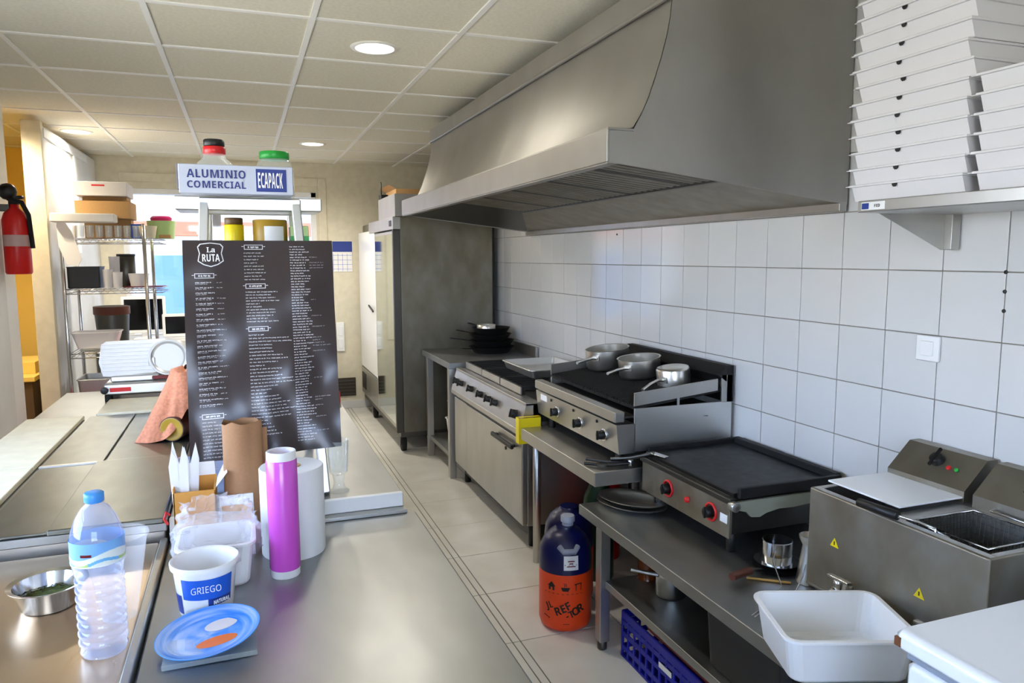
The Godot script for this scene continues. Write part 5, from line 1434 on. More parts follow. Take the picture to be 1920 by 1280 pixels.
	for i in 31:
		var v := i / 30.0
		var r := []
		for k in 65:
			var an := TAU * k / 64.0
			var gap := exp(-pow(wrapf(an - 1.05, -PI, PI) / 0.62, 2.0))
			var hem := 0.118 * gap
			var y := lerpf(0.262, hem, v)
			var rad := (0.012 if i == 0 else lerpf(0.05, 0.10, pow(v, 1.25)))
			rad *= 1.0 + v * (0.55 * exp(-pow(wrapf(an - 2.75, -PI, PI) / 0.7, 2.0)) + 0.12 * sin(an * 7.0 + 1.0 + v) + 0.07 * sin(an * 13.0 + v * 3.0)) + 0.06 * sin(an * 4.0 + v * 6.0)
			if i <= 1:
				y += 0.008 * sin(an * 3.0)
			r.append(oc + Vector3(cos(an) * rad + 0.03 * (1.0 - v), y, sin(an) * rad * 0.85))
		rows.append(r)
	part(t, "cloth_sheet", G.new().sheet(rows, true), M.orange_cloth)
	# red bottle top peeping past the poster
	o = Vector3(0.375, 0.89, -3.42)
	t = thing("red_bottle", "small red plastic bottle at the edge of the service counter", "bottle", o)
	part(t, "bottle_body", G.new().lathe(o, [Vector2(0, 0), Vector2(0.026, 0), Vector2(0.028, 0.004), Vector2(0.026, 0.05), Vector2(0.011, 0.068), Vector2(0.006, 0.09), Vector2(0, 0.092)], 20), M.red_plastic)
	# clear tray between sachets and poster
	o = Vector3(-0.13, 0.89, -2.28)
	t = thing("clear_box", "clear plastic box on the service counter under the poster", "box", o)
	part(t, "box_body", G.new().tub(o, 0.14, 0.16, 0.15, 0.17, 0.075, 0.002, 0.004, 0.015), M.clear_plastic)

func slicer() -> void:
	var o := Vector3(-0.46, 0.885, -3.96)
	var t := thing("meat_slicer", "white and silver meat slicer with a round blade guard", "slicer", o)
	for p in [Vector3(-0.16, 0, 0.08), Vector3(0.16, 0, 0.08), Vector3(-0.16, 0, -0.12), Vector3(0.16, 0, -0.12)]:
		part(t, "foot", G.new().cyl(o + p, 0.018, 0.032, 12), M.black_rubber)
	part(t, "base", G.new().box(o + Vector3(-0.18, 0.03, -0.16), o + Vector3(0.19, 0.088, 0.11), 0.012), M.aluminium)
	part(t, "red_badge", G.new().box(o + Vector3(-0.15, 0.048, 0.109), o + Vector3(-0.06, 0.068, 0.112), 0.001), M.red_plastic, "red name badge")
	part(t, "dial", G.new().rod(o + Vector3(-0.17, 0.058, 0.11), o + Vector3(-0.17, 0.058, 0.13), 0.016, 16), M.black_plastic)
	part(t, "carriage", G.new().box(o + Vector3(-0.15, 0.088, -0.06), o + Vector3(0.06, 0.118, 0.08), 0.008), M.aluminium)
	part(t, "red_bar", G.new().box(o + Vector3(0.03, 0.095, 0.075), o + Vector3(0.13, 0.112, 0.09), 0.003), M.dark_red, "dark red bar")
	# ribbed thickness plate, standing and leaning
	var poly := PackedVector2Array([Vector2(-0.185, 0.115), Vector2(-0.20, 0.18), Vector2(-0.185, 0.265), Vector2(-0.165, 0.28), Vector2(0.09, 0.285), Vector2(0.11, 0.20), Vector2(0.06, 0.125), Vector2(-0.16, 0.112)])
	part(t, "thickness_plate", G.new().prism(o + Vector3(0, 0, 0.02), Vector3.RIGHT, Vector3.UP, poly, Vector3(0, 0, 0.02)), M.white_plastic)
	for i in 8:
		part(t, "plate_rib", G.new().bar(o + Vector3(-0.185, 0.14 + 0.018 * i, 0.041), o + Vector3(0.045, 0.14 + 0.018 * i, 0.041), 0.008, 0.006, 0.002), M.white_plastic)
	var xf := Transform3D(Basis(Vector3.RIGHT, Vector3.BACK, Vector3.DOWN), o + Vector3(0.105, 0.195, 0.032))
	part(t, "blade_guard", G.new().at(xf).lathe(V, [Vector2(0.0, 0.02), Vector2(0.068, 0.02), Vector2(0.074, 0.03), Vector2(0.086, 0.032), Vector2(0.09, 0.024), Vector2(0.09, -0.03), Vector2(0, -0.03)], 44), M.white_plastic)
	part(t, "blade_ring", G.new().at(xf).lathe(V, [Vector2(0.067, 0.0215), Vector2(0.071, 0.0265), Vector2(0.075, 0.0315), Vector2(0.078, 0.0325)], 44), M.aluminium)
	part(t, "guard_clip", G.new().box(o + Vector3(0.015, 0.155, 0.03), o + Vector3(0.045, 0.2, 0.06), 0.005), M.aluminium)
	part(t, "motor_housing", G.new().box(o + Vector3(0.02, 0.088, -0.15), o + Vector3(0.18, 0.22, -0.02), 0.03), M.white_plastic)

# ---------------------------------------------------------------- small things on the low table
func table_things() -> void:
	var y := 0.5455
	# oval serving platters, one in the other
	for i in 2:
		var t := thing("oval_platter", ["oval steel serving platter lying lowest on the low table", "oval steel serving platter nested on top of the other platter"][i], "platter", V, "oval platters on the low table")
		part(t, "platter_body", G.new().lathe(V, [Vector2(0, 0), Vector2(0.13, 0.0), Vector2(0.15, 0.012), Vector2(0.188, 0.02), Vector2(0.190, 0.0225), Vector2(0.186, 0.0225), Vector2(0.148, 0.0145), Vector2(0.13, 0.003), Vector2(0, 0.003)], 56, 1.0, 0.68), M.pan_steel)
		t.position = Vector3(1.448 + 0.006 * i, y + 0.0185 * i, -2.555 + 0.004 * i)
		t.rotation.y = deg_to_rad(-62 + 5 * i)
		t.scale = Vector3(0.82, 0.95, 0.80) if i == 0 else Vector3(0.80, 0.95, 0.78)
	# white tray
	var o := Vector3(1.362, y, -1.375)
	var t := thing("white_tray", "deep white plastic tray on the low table beside the freezer", "tray", V)
	part(t, "tray_body", G.new().tub(V, 0.285, 0.225, 0.315, 0.255, 0.115, 0.003, 0.009, 0.03), M.white_plastic)
	t.position = o
	t.rotation.y = deg_to_rad(-20)
	# small saucepan on a flat pan with a wooden handle
	t = thing("wood_handled_pan", "black flat pan with a brown wooden handle under the small steel pot", "pan", V)
	part(t, "pan_body", G.new().lathe(V, [Vector2(0, 0), Vector2(0.07, 0), Vector2(0.08, 0.012), Vector2(0.083, 0.013), Vector2(0.076, 0.011), Vector2(0.068, 0.004), Vector2(0, 0.004)], 32), M.cast_iron)
	part(t, "handle", G.new().tube([Vector3(-0.078, 0.012, 0), Vector3(-0.12, 0.024, 0), Vector3(-0.15, 0.026, 0)], 0.007, 8), M.steel_dark)
	part(t, "wooden_grip", G.new().tube([Vector3(-0.14, 0.026, 0), Vector3(-0.18, 0.03, 0), Vector3(-0.235, 0.032, 0)], 0.0125, 10), M.wood, "brown wooden grip")
	t.position = Vector3(1.60, y, -1.87)
	t.rotation.y = deg_to_rad(17.7)
	o = Vector3(1.60, y + 0.0135, -1.865)
	t = thing("small_pot", "small shiny steel pot with a flat rim standing in the black pan", "pot", o)
	part(t, "pot_wall", G.new().lathe(o, [Vector2(0, 0), Vector2(0.045, 0), Vector2(0.048, 0.004), Vector2(0.048, 0.082), Vector2(0.045, 0.083), Vector2(0.045, 0.006), Vector2(0, 0.005)], 36), M.chrome)
	part(t, "pot_rim", G.new().lathe(o, [Vector2(0.047, 0.008), Vector2(0.07, 0.011), Vector2(0.072, 0.014), Vector2(0.07, 0.014), Vector2(0.047, 0.012)], 36), M.chrome)
	# flared steel flask
	o = Vector3(1.62, y, -1.745)
	t = thing("steel_flask", "tall flared steel oil flask standing beside the fryer", "flask", o)
	part(t, "flask_body", G.new().lathe(o, [Vector2(0, 0), Vector2(0.034, 0), Vector2(0.036, 0.004), Vector2(0.022, 0.10), Vector2(0.019, 0.12), Vector2(0.024, 0.13), Vector2(0.03, 0.142), Vector2(0.031, 0.152), Vector2(0.027, 0.154), Vector2(0.02, 0.142), Vector2(0.016, 0.13), Vector2(0, 0.12)], 32), M.pan_steel)
	# wire tongs and skewer
	t = thing("wire_tongs", "thin steel wire tongs leaning on the white tray", "tongs", Vector3(1.46, y, -1.62))
	part(t, "wire_arm", G.new().tube([Vector3(1.565, y + 0.075, -1.83), Vector3(1.53, y + 0.06, -1.80), Vector3(1.48, y + 0.03, -1.70), Vector3(1.37, y + 0.012, -1.64), Vector3(1.31, y + 0.004, -1.62)], 0.0022, 6), M.chrome)
	part(t, "wire_arm", G.new().tube([Vector3(1.62, y + 0.075, -1.75), Vector3(1.56, y + 0.05, -1.70), Vector3(1.50, y + 0.03, -1.66), Vector3(1.38, y + 0.012, -1.63), Vector3(1.312, y + 0.004, -1.61)], 0.0022, 6), M.chrome)
	t = thing("wooden_skewer", "pale wooden stick lying beside the white tray", "stick", Vector3(1.46, y, -1.77))
	part(t, "stick", G.new().rod(Vector3(1.455, y + 0.004, -1.83), Vector3(1.56, y + 0.004, -1.75), 0.004, 8), M.brass_stick)
	# tongs and spatulas on the grill stand lip
	var ys := 0.691
	t = thing("black_tongs", "black handled tongs lying on the edge of the grill stand", "tongs", Vector3(1.34, ys, -2.66))
	part(t, "arm", G.new().tube([Vector3(1.312, ys + 0.008, -2.71), Vector3(1.38, ys + 0.012, -2.64), Vector3(1.47, ys + 0.02, -2.61)], 0.007, 8), M.black_plastic)
	part(t, "arm", G.new().tube([Vector3(1.345, ys + 0.010, -2.76), Vector3(1.40, ys + 0.016, -2.67), Vector3(1.475, ys + 0.022, -2.615)], 0.007, 8), M.black_plastic)
	part(t, "hinge", G.new().rod(Vector3(1.475, ys + 0.008, -2.613), Vector3(1.475, ys + 0.034, -2.613), 0.011, 12), M.chrome)
	part(t, "scissor_ring", G.new().lathe(Vector3(1.375, ys + 0.006, -2.665), [Vector2(0.022, 0.0), Vector2(0.03, 0.002), Vector2(0.03, 0.008), Vector2(0.022, 0.008), Vector2(0.022, 0.0)], 20), M.steel_dark)
	t = thing("steel_spatula", "long steel spatula reaching from the grill stand to the griddle", "spatula", Vector3(1.5, ys, -2.6))
	part(t, "handle", G.new().tube([Vector3(1.41, ys + 0.03, -2.66), Vector3(1.47, ys + 0.045, -2.60), Vector3(1.52, 0.775, -2.50)], 0.008, 8), M.steel_dark)
	part(t, "blade", G.new().bar(Vector3(1.515, 0.776, -2.51), Vector3(1.54, 0.772, -2.44), 0.03, 0.003, 0.001), M.chrome)
	# under the low table
	var yl := 0.2905
	o = Vector3(1.47, yl, -2.28)
	t = thing("steel_pot", "shiny steel pot with a handle on the lower shelf of the low table", "pot", o)
	part(t, "pot_wall", G.new().lathe(o, [Vector2(0, 0), Vector2(0.055, 0), Vector2(0.06, 0.006), Vector2(0.06, 0.11), Vector2(0.064, 0.112), Vector2(0.056, 0.11), Vector2(0.056, 0.008), Vector2(0, 0.006)], 32), M.chrome)
	part(t, "handle", G.new().tube([o + Vector3(-0.058, 0.085, 0), o + Vector3(-0.10, 0.09, -0.03), o + Vector3(-0.14, 0.095, -0.06)], 0.008, 8), M.steel)
	o = Vector3(1.46, yl, -2.44)
	t = thing("amber_bottle", "amber oil bottle standing behind the steel pot on the lower shelf", "bottle", o)
	part(t, "bottle_body", G.new().lathe(o, [Vector2(0, 0), Vector2(0.04, 0), Vector2(0.036, 0.01), Vector2(0.036, 0.12), Vector2(0.016, 0.16), Vector2(0.016, 0.19), Vector2(0, 0.19)], 24), mat("amber_oil", Color(0.42, 0.20, 0.05), 0.2))
	o = Vector3(1.50, yl, -1.98)
	t = thing("round_lid", "dark round pan lid leaning on the lower shelf of the low table", "lid", o)
	part(t, "disc", G.new().at(Transform3D(Basis(Vector3(0, 0, 1), Vector3(-0.97, 0.2, 0), Vector3(0.2, 0.97, 0)), o + Vector3(0, 0.095, 0.0))).lathe(V, [Vector2(0, 0.012), Vector2(0.06, 0.01), Vector2(0.09, 0.002), Vector2(0.094, 0.0), Vector2(0, 0.0)], 32), M.charcoal)
	o = Vector3(1.49, yl, -1.66)
	t = thing("black_bin", "large black plastic bin on the lower shelf of the low table", "bin", o)
	part(t, "bin_body", G.new().tub(o, 0.34, 0.36, 0.36, 0.38, 0.195, 0.004, 0.008, 0.03), M.charcoal)
	o = Vector3(1.44, yl, -1.30)
	t = thing("steel_mixing_bowl", "wide steel mixing bowl at the freezer end of the lower shelf", "bowl", o)
	part(t, "bowl_wall", G.new().lathe(o, [Vector2(0, 0), Vector2(0.06, 0), Vector2(0.12, 0.05), Vector2(0.145, 0.13), Vector2(0.152, 0.132), Vector2(0.142, 0.13), Vector2(0.117, 0.052), Vector2(0.058, 0.004), Vector2(0, 0.004)], 40), M.pan_steel)

func crate(label: String, lo: Vector3, hi: Vector3, m: Material) -> void:
	var t := thing("plastic_crate", label, "crate", Vector3((lo.x + hi.x) / 2, lo.y, (lo.z + hi.z) / 2))
	part(t, "floor_panel", G.new().box(lo, Vector3(hi.x, lo.y + 0.01, hi.z), 0.002), m)
	part(t, "rim", G.new().box(Vector3(lo.x, hi.y - 0.035, lo.z), Vector3(lo.x + 0.012, hi.y, hi.z), 0.004).box(Vector3(hi.x - 0.012, hi.y - 0.035, lo.z), Vector3(hi.x, hi.y, hi.z), 0.004).box(Vector3(lo.x, hi.y - 0.035, lo.z), Vector3(hi.x, hi.y, lo.z + 0.012), 0.004).box(Vector3(lo.x, hi.y - 0.035, hi.z - 0.012), Vector3(hi.x, hi.y, hi.z), 0.004), m)
	var ys := [lo.y + 0.03, lo.y + 0.085, hi.y - 0.06]
	for y in ys:
		part(t, "rail", G.new().box(Vector3(lo.x + 0.002, y, lo.z + 0.002), Vector3(lo.x + 0.009, y + 0.022, hi.z - 0.002), 0.002), m)
		part(t, "rail", G.new().box(Vector3(lo.x + 0.002, y, lo.z + 0.002), Vector3(hi.x - 0.002, y + 0.022, lo.z + 0.009), 0.002), m)
	var n := int((hi.z - lo.z) / 0.045)
	for i in n + 1:
		var z := lerpf(lo.z + 0.006, hi.z - 0.006, float(i) / n)
		part(t, "slat", G.new().box(Vector3(lo.x + 0.001, lo.y, z - 0.006), Vector3(lo.x + 0.008, hi.y - 0.03, z + 0.006), 0.002), m)
	for i in 6:
		var x := lerpf(lo.x + 0.006, hi.x - 0.006, i / 5.0)
		part(t, "slat", G.new().box(Vector3(x - 0.006, lo.y, lo.z + 0.001), Vector3(x + 0.006, hi.y - 0.03, lo.z + 0.008), 0.002), m)
	part(t, "far_side", G.new().box(Vector3(hi.x - 0.008, lo.y, lo.z), Vector3(hi.x, hi.y, hi.z), 0.002).box(Vector3(lo.x, lo.y, hi.z - 0.008), Vector3(hi.x, hi.y, hi.z), 0.002), m)
	if m == M.crate_blue:
		part(t, "print", G.new().box(Vector3(lo.x - 0.001, lo.y + 0.105, lo.z + 0.28), Vector3(lo.x + 0.003, lo.y + 0.125, lo.z + 0.36), 0.001), M.label_white)

func floor_things() -> void:
	crate("blue plastic crate on the floor under the low table", Vector3(1.335, 0.0, -2.42), Vector3(1.72, 0.19, -1.45), M.crate_blue)
	var rb := thing("red_tray", "dark red plastic tray resting on the blue crate", "tray", Vector3(1.53, 0.19, -1.9))
	part(rb, "tray_body", G.new().tub(Vector3(1.515, 0.1905, -1.86), 0.34, 0.78, 0.36, 0.80, 0.055, 0.003, 0.005, 0.02), M.dark_red)
	# refill drum, two tone
	var drum := func(label: String, o: Vector3, front: bool) -> void:
		var t := thing("oil_drum", label, "container", o)
		part(t, "lower_body", G.new().lathe(o, [Vector2(0, 0), Vector2(0.085, 0), Vector2(0.105, 0.012), Vector2(0.112, 0.035), Vector2(0.112, 0.255)], 44), M.orange_print, "orange printed wrap")
		part(t, "upper_body", G.new().lathe(o, [Vector2(0.112, 0.255), Vector2(0.1125, 0.30), Vector2(0.108, 0.345), Vector2(0.09, 0.385), Vector2(0.066, 0.41), Vector2(0.045, 0.42), Vector2(0.042, 0.432), Vector2(0, 0.432)], 44), M.navy_plastic, "navy blue upper half")
		if not front:
			return
		part(t, "cap", G.new().lathe(o + Vector3(0.01, 0.43, 0), [Vector2(0.024, 0), Vector2(0.024, 0.014), Vector2(0.03, 0.018), Vector2(0.03, 0.038), Vector2(0.027, 0.043), Vector2(0, 0.044)], 24), mat("cap_grey", Color(0.66, 0.68, 0.74), 0.4))
		var f := Vector3(-0.42, 0, 0.91).normalized()
		var s := Vector3.UP.cross(f)
		var on := func(a: float, y: float, r: float) -> Vector3: return o + f.rotated(Vector3.UP, a) * r + Vector3(0, y, 0)
		part(t, "hand_grip", G.new().tube([on.call(-0.25, 0.372, 0.098), on.call(-0.05, 0.358, 0.115), on.call(0.35, 0.358, 0.115), on.call(0.55, 0.372, 0.098)], 0.012, 10), mat("grip_grey", Color(0.55, 0.57, 0.64), 0.35))
		var q := []
		for i in 2:
			var r := []
			for k in 9:
				r.append(on.call(lerpf(-0.05, 0.5, k / 8.0), lerpf(0.338, 0.278, i), 0.1135 if i else 0.1105))
			q.append(r)
		var lb := part(t, "white_label", G.new().sheet(q, true), M.label_white, "small white label")
		part(lb, "label_print", G.new().at(Transform3D(Basis(s.rotated(Vector3.UP, 0.22), Vector3.UP, f.rotated(Vector3.UP, 0.22)), on.call(0.22, 0.308, 0.1165))).box(Vector3(-0.014, 0.008, -0.001), Vector3(0.014, 0.012, 0), 0).box(Vector3(-0.008, -0.002, -0.001), Vector3(0.008, 0.002, 0), 0).box(Vector3(-0.018, -0.014, -0.001), Vector3(0.018, -0.010, 0), 0), M.dark_red)
		var word := func(w: String, a: float, y: float, h: float, tilt: float) -> void:
			var d := s.rotated(Vector3.UP, a)
			text(t, "lettering", w, on.call(a, y, 0.1128), (d + Vector3.UP * tilt).normalized(), (Vector3.UP - d * tilt).normalized(), h, M.ink, 0.0, false)
		word.call("JL", -0.62, 0.115, 0.036, 0.5)
		word.call("R", -0.26, 0.10, 0.034, 0.4)
		word.call("E", -0.06, 0.112, 0.034, 0.45)
		word.call("F", 0.12, 0.125, 0.034, 0.5)
		word.call("-T", 0.18, 0.086, 0.03, 0.4)
		word.call("O", 0.40, 0.100, 0.036, 0.4)
		word.call("R", 0.60, 0.112, 0.036, 0.4)
		for i in 9:
			word.call("--", -0.8 + 0.18 * i, 0.175, 0.002, -0.05)
		word.call("---", -0.72, 0.068, 0.004, -0.3)
		word.call("----", 0.05, 0.045, 0.0025, 0.0)
		# printed pictograms: house, cup, jug
		var pic := func(a: float, y: float, poly: PackedVector2Array) -> void:
			var d := s.rotated(Vector3.UP, a)
			part(t, "pictogram", G.new().prism(on.call(a, y, 0.1124), d, Vector3.UP, poly, f.rotated(Vector3.UP, a) * 0.0008), M.ink)
		pic.call(-0.52, 0.188, PackedVector2Array([Vector2(-0.013, 0), Vector2(-0.013, 0.018), Vector2(-0.018, 0.018), Vector2(0, 0.036), Vector2(0.018, 0.018), Vector2(0.013, 0.018), Vector2(0.013, 0), Vector2(0.005, 0), Vector2(0.005, 0.013), Vector2(-0.005, 0.013), Vector2(-0.005, 0)]))
		pic.call(0.02, 0.188, PackedVector2Array([Vector2(-0.012, 0), Vector2(-0.019, 0.016), Vector2(0.019, 0.016), Vector2(0.012, 0)]))
		pic.call(-0.01, 0.208, PackedVector2Array([Vector2(-0.004, 0), Vector2(0.0, 0.006), Vector2(-0.004, 0.014), Vector2(-0.001, 0.014), Vector2(0.003, 0.006), Vector2(-0.001, 0)]))
		pic.call(0.05, 0.208, PackedVector2Array([Vector2(-0.004, 0), Vector2(0.0, 0.006), Vector2(-0.004, 0.014), Vector2(-0.001, 0.014), Vector2(0.003, 0.006), Vector2(-0.001, 0)]))
		pic.call(0.52, 0.188, PackedVector2Array([Vector2(-0.014, 0), Vector2(-0.014, 0.024), Vector2(-0.022, 0.03), Vector2(0.014, 0.032), Vector2(0.012, 0), Vector2(0.009, 0), Vector2(0.01, 0.028), Vector2(-0.01, 0.026), Vector2(-0.011, 0)]))
	drum.call("orange and navy oil drum with a grey cap beside the table leg", Vector3(1.24, 0.0, -2.74), true)
	drum.call("second navy oil drum half hidden behind the printed drum", Vector3(1.355, 0.0, -2.955), false)
	var o := Vector3(1.58, 0.0, -3.10)
	var g := thing("green_bottle", "dark green bottle in the gloom under the grill stand", "bottle", o)
	part(g, "bottle_body", G.new().lathe(o, [Vector2(0, 0), Vector2(0.07, 0), Vector2(0.075, 0.01), Vector2(0.075, 0.40), Vector2(0.03, 0.50), Vector2(0.025, 0.57), Vector2(0, 0.57)], 24), mat("bottle_green", Color(0.02, 0.20, 0.09), 0.3))
	o = Vector3(1.74, 0.0, -3.30)
	g = thing("red_can", "red gas canister in the gloom under the grill stand", "canister", o)
	part(g, "can_body", G.new().lathe(o, [Vector2(0, 0), Vector2(0.055, 0), Vector2(0.06, 0.01), Vector2(0.06, 0.47), Vector2(0.06, 0.53), Vector2(0.02, 0.55), Vector2(0, 0.55)], 24), M.red_paint)
	# fire extinguisher on the left wall
	o = Vector3(-1.22, 1.47, -5.02)
	g = thing("fire_extinguisher", "red fire extinguisher with a white label band hung on the wall", "extinguisher", o)
	part(g, "cylinder", G.new().lathe(o, [Vector2(0, 0), Vector2(0.062, 0), Vector2(0.068, 0.01), Vector2(0.068, 0.31), Vector2(0.055, 0.35), Vector2(0.025, 0.38), Vector2(0.022, 0.41), Vector2(0, 0.41)], 32), M.red_paint)
	part(g, "label_band", G.new().lathe(o, [Vector2(0.0688, 0.16), Vector2(0.0688, 0.225)], 32), mat("band_grey", Color(0.72, 0.60, 0.58), 0.5), "pale label band")
	part(g, "valve_head", G.new().cyl(o + Vector3(0, 0.40, 0), 0.028, 0.05, 16).box(o + Vector3(-0.02, 0.43, -0.02), o + Vector3(0.05, 0.45, 0.02), 0.006).lathe(o + Vector3(-0.02, 0.47, 0.03), [Vector2(0, -0.048), Vector2(0.024, -0.042), Vector2(0.042, -0.024), Vector2(0.048, 0), Vector2(0.042, 0.024), Vector2(0.024, 0.042), Vector2(0, 0.048)], 20), M.black_plastic, "black valve and lever")
	part(g, "hose", G.new().tube([o + Vector3(-0.02, 0.43, 0.02), o + Vector3(0.0, 0.425, 0.05), o + Vector3(0.05, 0.41, 0.05), o + Vector3(0.075, 0.34, 0.03), o + Vector3(0.078, 0.15, 0.0)], 0.013, 8), M.black_rubber)
	part(g, "wall_hook", G.new().box(o + Vector3(-0.08, 0.36, -0.02), o + Vector3(-0.02, 0.40, 0.02), 0.003), M.steel_dark)

# ---------------------------------------------------------------- wire rack by the partition
func rack() -> void:
	var x0 := -1.15
	var x1 := -0.64
	var z0 := -6.25
	var z1 := -5.78
	var t := thing("wire_rack", "chrome wire shelving rack beside the white partition", "rack", Vector3(-0.9, 0, -6.0))
	for p in [Vector2(x0, z0), Vector2(x1, z0), Vector2(x0, z1), Vector2(x1, z1)]:
		part(t, "post", G.new().rod(Vector3(p.x, 0, p.y), Vector3(p.x, 1.80, p.y), 0.0125, 12), M.chrome)
	for y in [0.40, 0.90, 1.345, 1.695]:
		var s := G.new()
		for yy in [y, y - 0.03]:
			s.tube([Vector3(x0, yy, z0), Vector3(x1 + 0.1, yy, z0), Vector3(x1 + 0.1, yy, z1), Vector3(x0, yy, z1)], 0.004, 6, true)
		for k in 22:
			var x := lerpf(x0, x1 + 0.1, k / 21.0)
			s.tube([Vector3(x, y + 0.002, z0), Vector3(x, y + 0.002, z1)], 0.002, 4)
		var zz := []
		for k in 29:
			zz.append(Vector3(lerpf(x0, x1 + 0.1, k / 28.0), y - (0.004 if k % 2 else 0.026), z1))
		s.tube(zz, 0.002, 4)
		part(t, "wire_shelf", s, M.chrome)
	var yt := 1.702
	# top shelf
	var g := thing("white_box", "white carton with a red mark on top of the cardboard box", "box", Vector3(-0.88, 1.95, -6.0))
	part(g, "carton_body", G.new().box(Vector3(-1.06, 1.99, -6.15), Vector3(-0.735, 2.085, -5.82), 0.003), M.box_white)
	part(g, "red_mark", G.new().box(Vector3(-0.95, 2.055, -5.8215), Vector3(-0.87, 2.066, -5.819), 0.0), M.red_plastic)
	g = thing("cardboard_box", "tan cardboard box under the white carton on the wire rack", "box", Vector3(-0.88, yt, -6.0))
	part(g, "box_body", G.new().box(Vector3(-1.06, 1.835, -6.15), Vector3(-0.72, 1.955, -5.82), 0.003).box(Vector3(-1.03, 1.955, -6.13), Vector3(-0.75, 1.99, -5.93), 0.003), M.cardboard)
	part(g, "box_support", G.new().box(Vector3(-1.04, yt, -6.14), Vector3(-0.74, 1.835, -6.0), 0.003), M.cardboard)
	g = thing("paper_bundle", "long white paper bundle on the wire rack top", "bundle", Vector3(-1.0, 1.82, -5.75))
	part(g, "bundle", G.new().box(Vector3(-1.185, 1.801, -5.815), Vector3(-0.80, 1.86, -5.66), 0.008), M.white_paper)
	for i in 7:
		var x := -1.04 + 0.058 * i
		var o := Vector3(x, yt, -5.85)
		g = thing("small_glass", "small clear glass, %s from the rack's front post on its top shelf" % ["first", "second", "third", "fourth", "fifth", "sixth", "seventh"][i], "glass", o, "drinking glasses on the rack")
		part(g, "glass_wall", G.new().lathe(o, [Vector2(0, 0.004), Vector2(0.022, 0.003), Vector2(0.026, 0.085), Vector2(0.0245, 0.085), Vector2(0.02, 0.008), Vector2(0, 0.008)], 18), M.clear_glass)
	var o2 := Vector3(-0.62, yt, -5.86)
	g = thing("white_cup", "squat cream cup on the rack's top shelf beside the blue tub", "cup", o2)
	part(g, "cup_wall", G.new().lathe(o2, [Vector2(0, 0), Vector2(0.045, 0), Vector2(0.062, 0.085), Vector2(0.058, 0.085), Vector2(0.04, 0.006), Vector2(0, 0.006)], 24), M.cream_board)
	o2 = Vector3(-0.70, yt, -5.95)
	g = thing("blue_tub", "blue and white plastic tub on the rack's top shelf", "tub", o2)
	part(g, "tub_body", G.new().lathe(o2, [Vector2(0, 0), Vector2(0.04, 0), Vector2(0.045, 0.10), Vector2(0, 0.10)], 20), M.mid_blue)
	o2 = Vector3(-0.55, yt, -6.08)
	g = thing("green_tub", "pale green tub with a dark red lid on the rack's top shelf", "tub", o2)
	part(g, "tub_body", G.new().lathe(o2, [Vector2(0, 0), Vector2(0.085, 0), Vector2(0.10, 0.13), Vector2(0, 0.13)], 28), M.lime)
	part(g, "lid", G.new().lathe(o2, [Vector2(0.07, 0.13), Vector2(0.075, 0.15), Vector2(0.06, 0.165), Vector2(0, 0.168)], 28), M.magenta)
	g = thing("wood_block", "small wooden block at the end of the rack's top shelf", "block", Vector3(-0.57, yt, -5.85))
	part(g, "block_body", G.new().box(Vector3(-0.545, yt - 0.0, -5.9), Vector3(-0.47, yt + 0.022, -5.8), 0.003), M.cardboard)
	# white board hung on the front post
	g = thing("hanging_board", "white plastic cutting board hung on the front of the wire rack", "board", Vector3(-1.1, 1.45, -5.74))
	var brd := PackedVector2Array([Vector2(-0.055, 0.02), Vector2(-0.05, -0.12), Vector2(-0.01, -0.24), Vector2(0.055, -0.255), Vector2(0.085, -0.20), Vector2(0.03, -0.02), Vector2(-0.01, 0.055), Vector2(-0.045, 0.06)])
	part(g, "board", G.new().prism(Vector3(-1.105, 1.76, -5.745), Vector3.RIGHT, Vector3.UP, brd, Vector3(0, 0, 0.012)), M.white_plastic)
	# second shelf
	var ym := 1.352
	g = thing("black_box", "square black plastic box on the rack's second shelf", "box", Vector3(-1.03, ym, -5.93))
	part(g, "box_body", G.new().tub(Vector3(-1.035, ym, -5.92), 0.20, 0.22, 0.20, 0.22, 0.15, 0.004, 0.004, 0.012), M.black_plastic)
	for i in 3:
		o2 = Vector3([-0.895, -0.835, -0.865][i], ym, [-5.86, -5.87, -5.99][i])
		g = thing("cup_stack", ["stack of clear plastic cups beside the black box", "shorter stack of milky plastic cups beside the first stack", "tall stack of clear plastic cups at the back of the shelf"][i], "cups", o2)
		part(g, "cup_wall", G.new().lathe(o2, [Vector2(0, 0), Vector2(0.03, 0), Vector2(0.036, [0.13, 0.11, 0.22][i]), Vector2(0.033, [0.13, 0.11, 0.22][i]), Vector2(0, 0.02)], 20), M.milky)
	o2 = Vector3(-0.80, ym, -6.08)
	g = thing("steel_canister", "grey steel canister at the back of the rack's second shelf", "canister", o2)
	part(g, "canister_body", G.new().cyl(o2, 0.06, 0.22, 24), M.steel_dark)
	part(g, "lid", G.new().cyl(o2 + Vector3(0, 0.22, 0), 0.063, 0.018, 24), M.charcoal)
	o2 = Vector3(-0.70, ym + 0.0085, -5.90)
	g = thing("milky_tub", "milky white round tub on the rack's second shelf", "tub", o2)
	part(g, "tub_body", G.new().lathe(o2, [Vector2(0, 0), Vector2(0.055, 0), Vector2(0.068, 0.085), Vector2(0.07, 0.09), Vector2(0, 0.09)], 28), M.white_plastic)
	g = thing("red_shelf_liner", "thin dark red tray on the rack's second shelf", "tray", Vector3(-0.66, ym, -5.97))
	part(g, "tray_body", G.new().box(Vector3(-0.79, ym - 0.0, -6.02), Vector3(-0.54, ym + 0.008, -5.80), 0.002), M.dark_red)
	# third shelf
	var yl := 0.907
	o2 = Vector3(-0.92, yl, -6.115)
	g = thing("wicker_basket", "dark pot with a brown rim at the back of the rack's third shelf", "pot", o2)
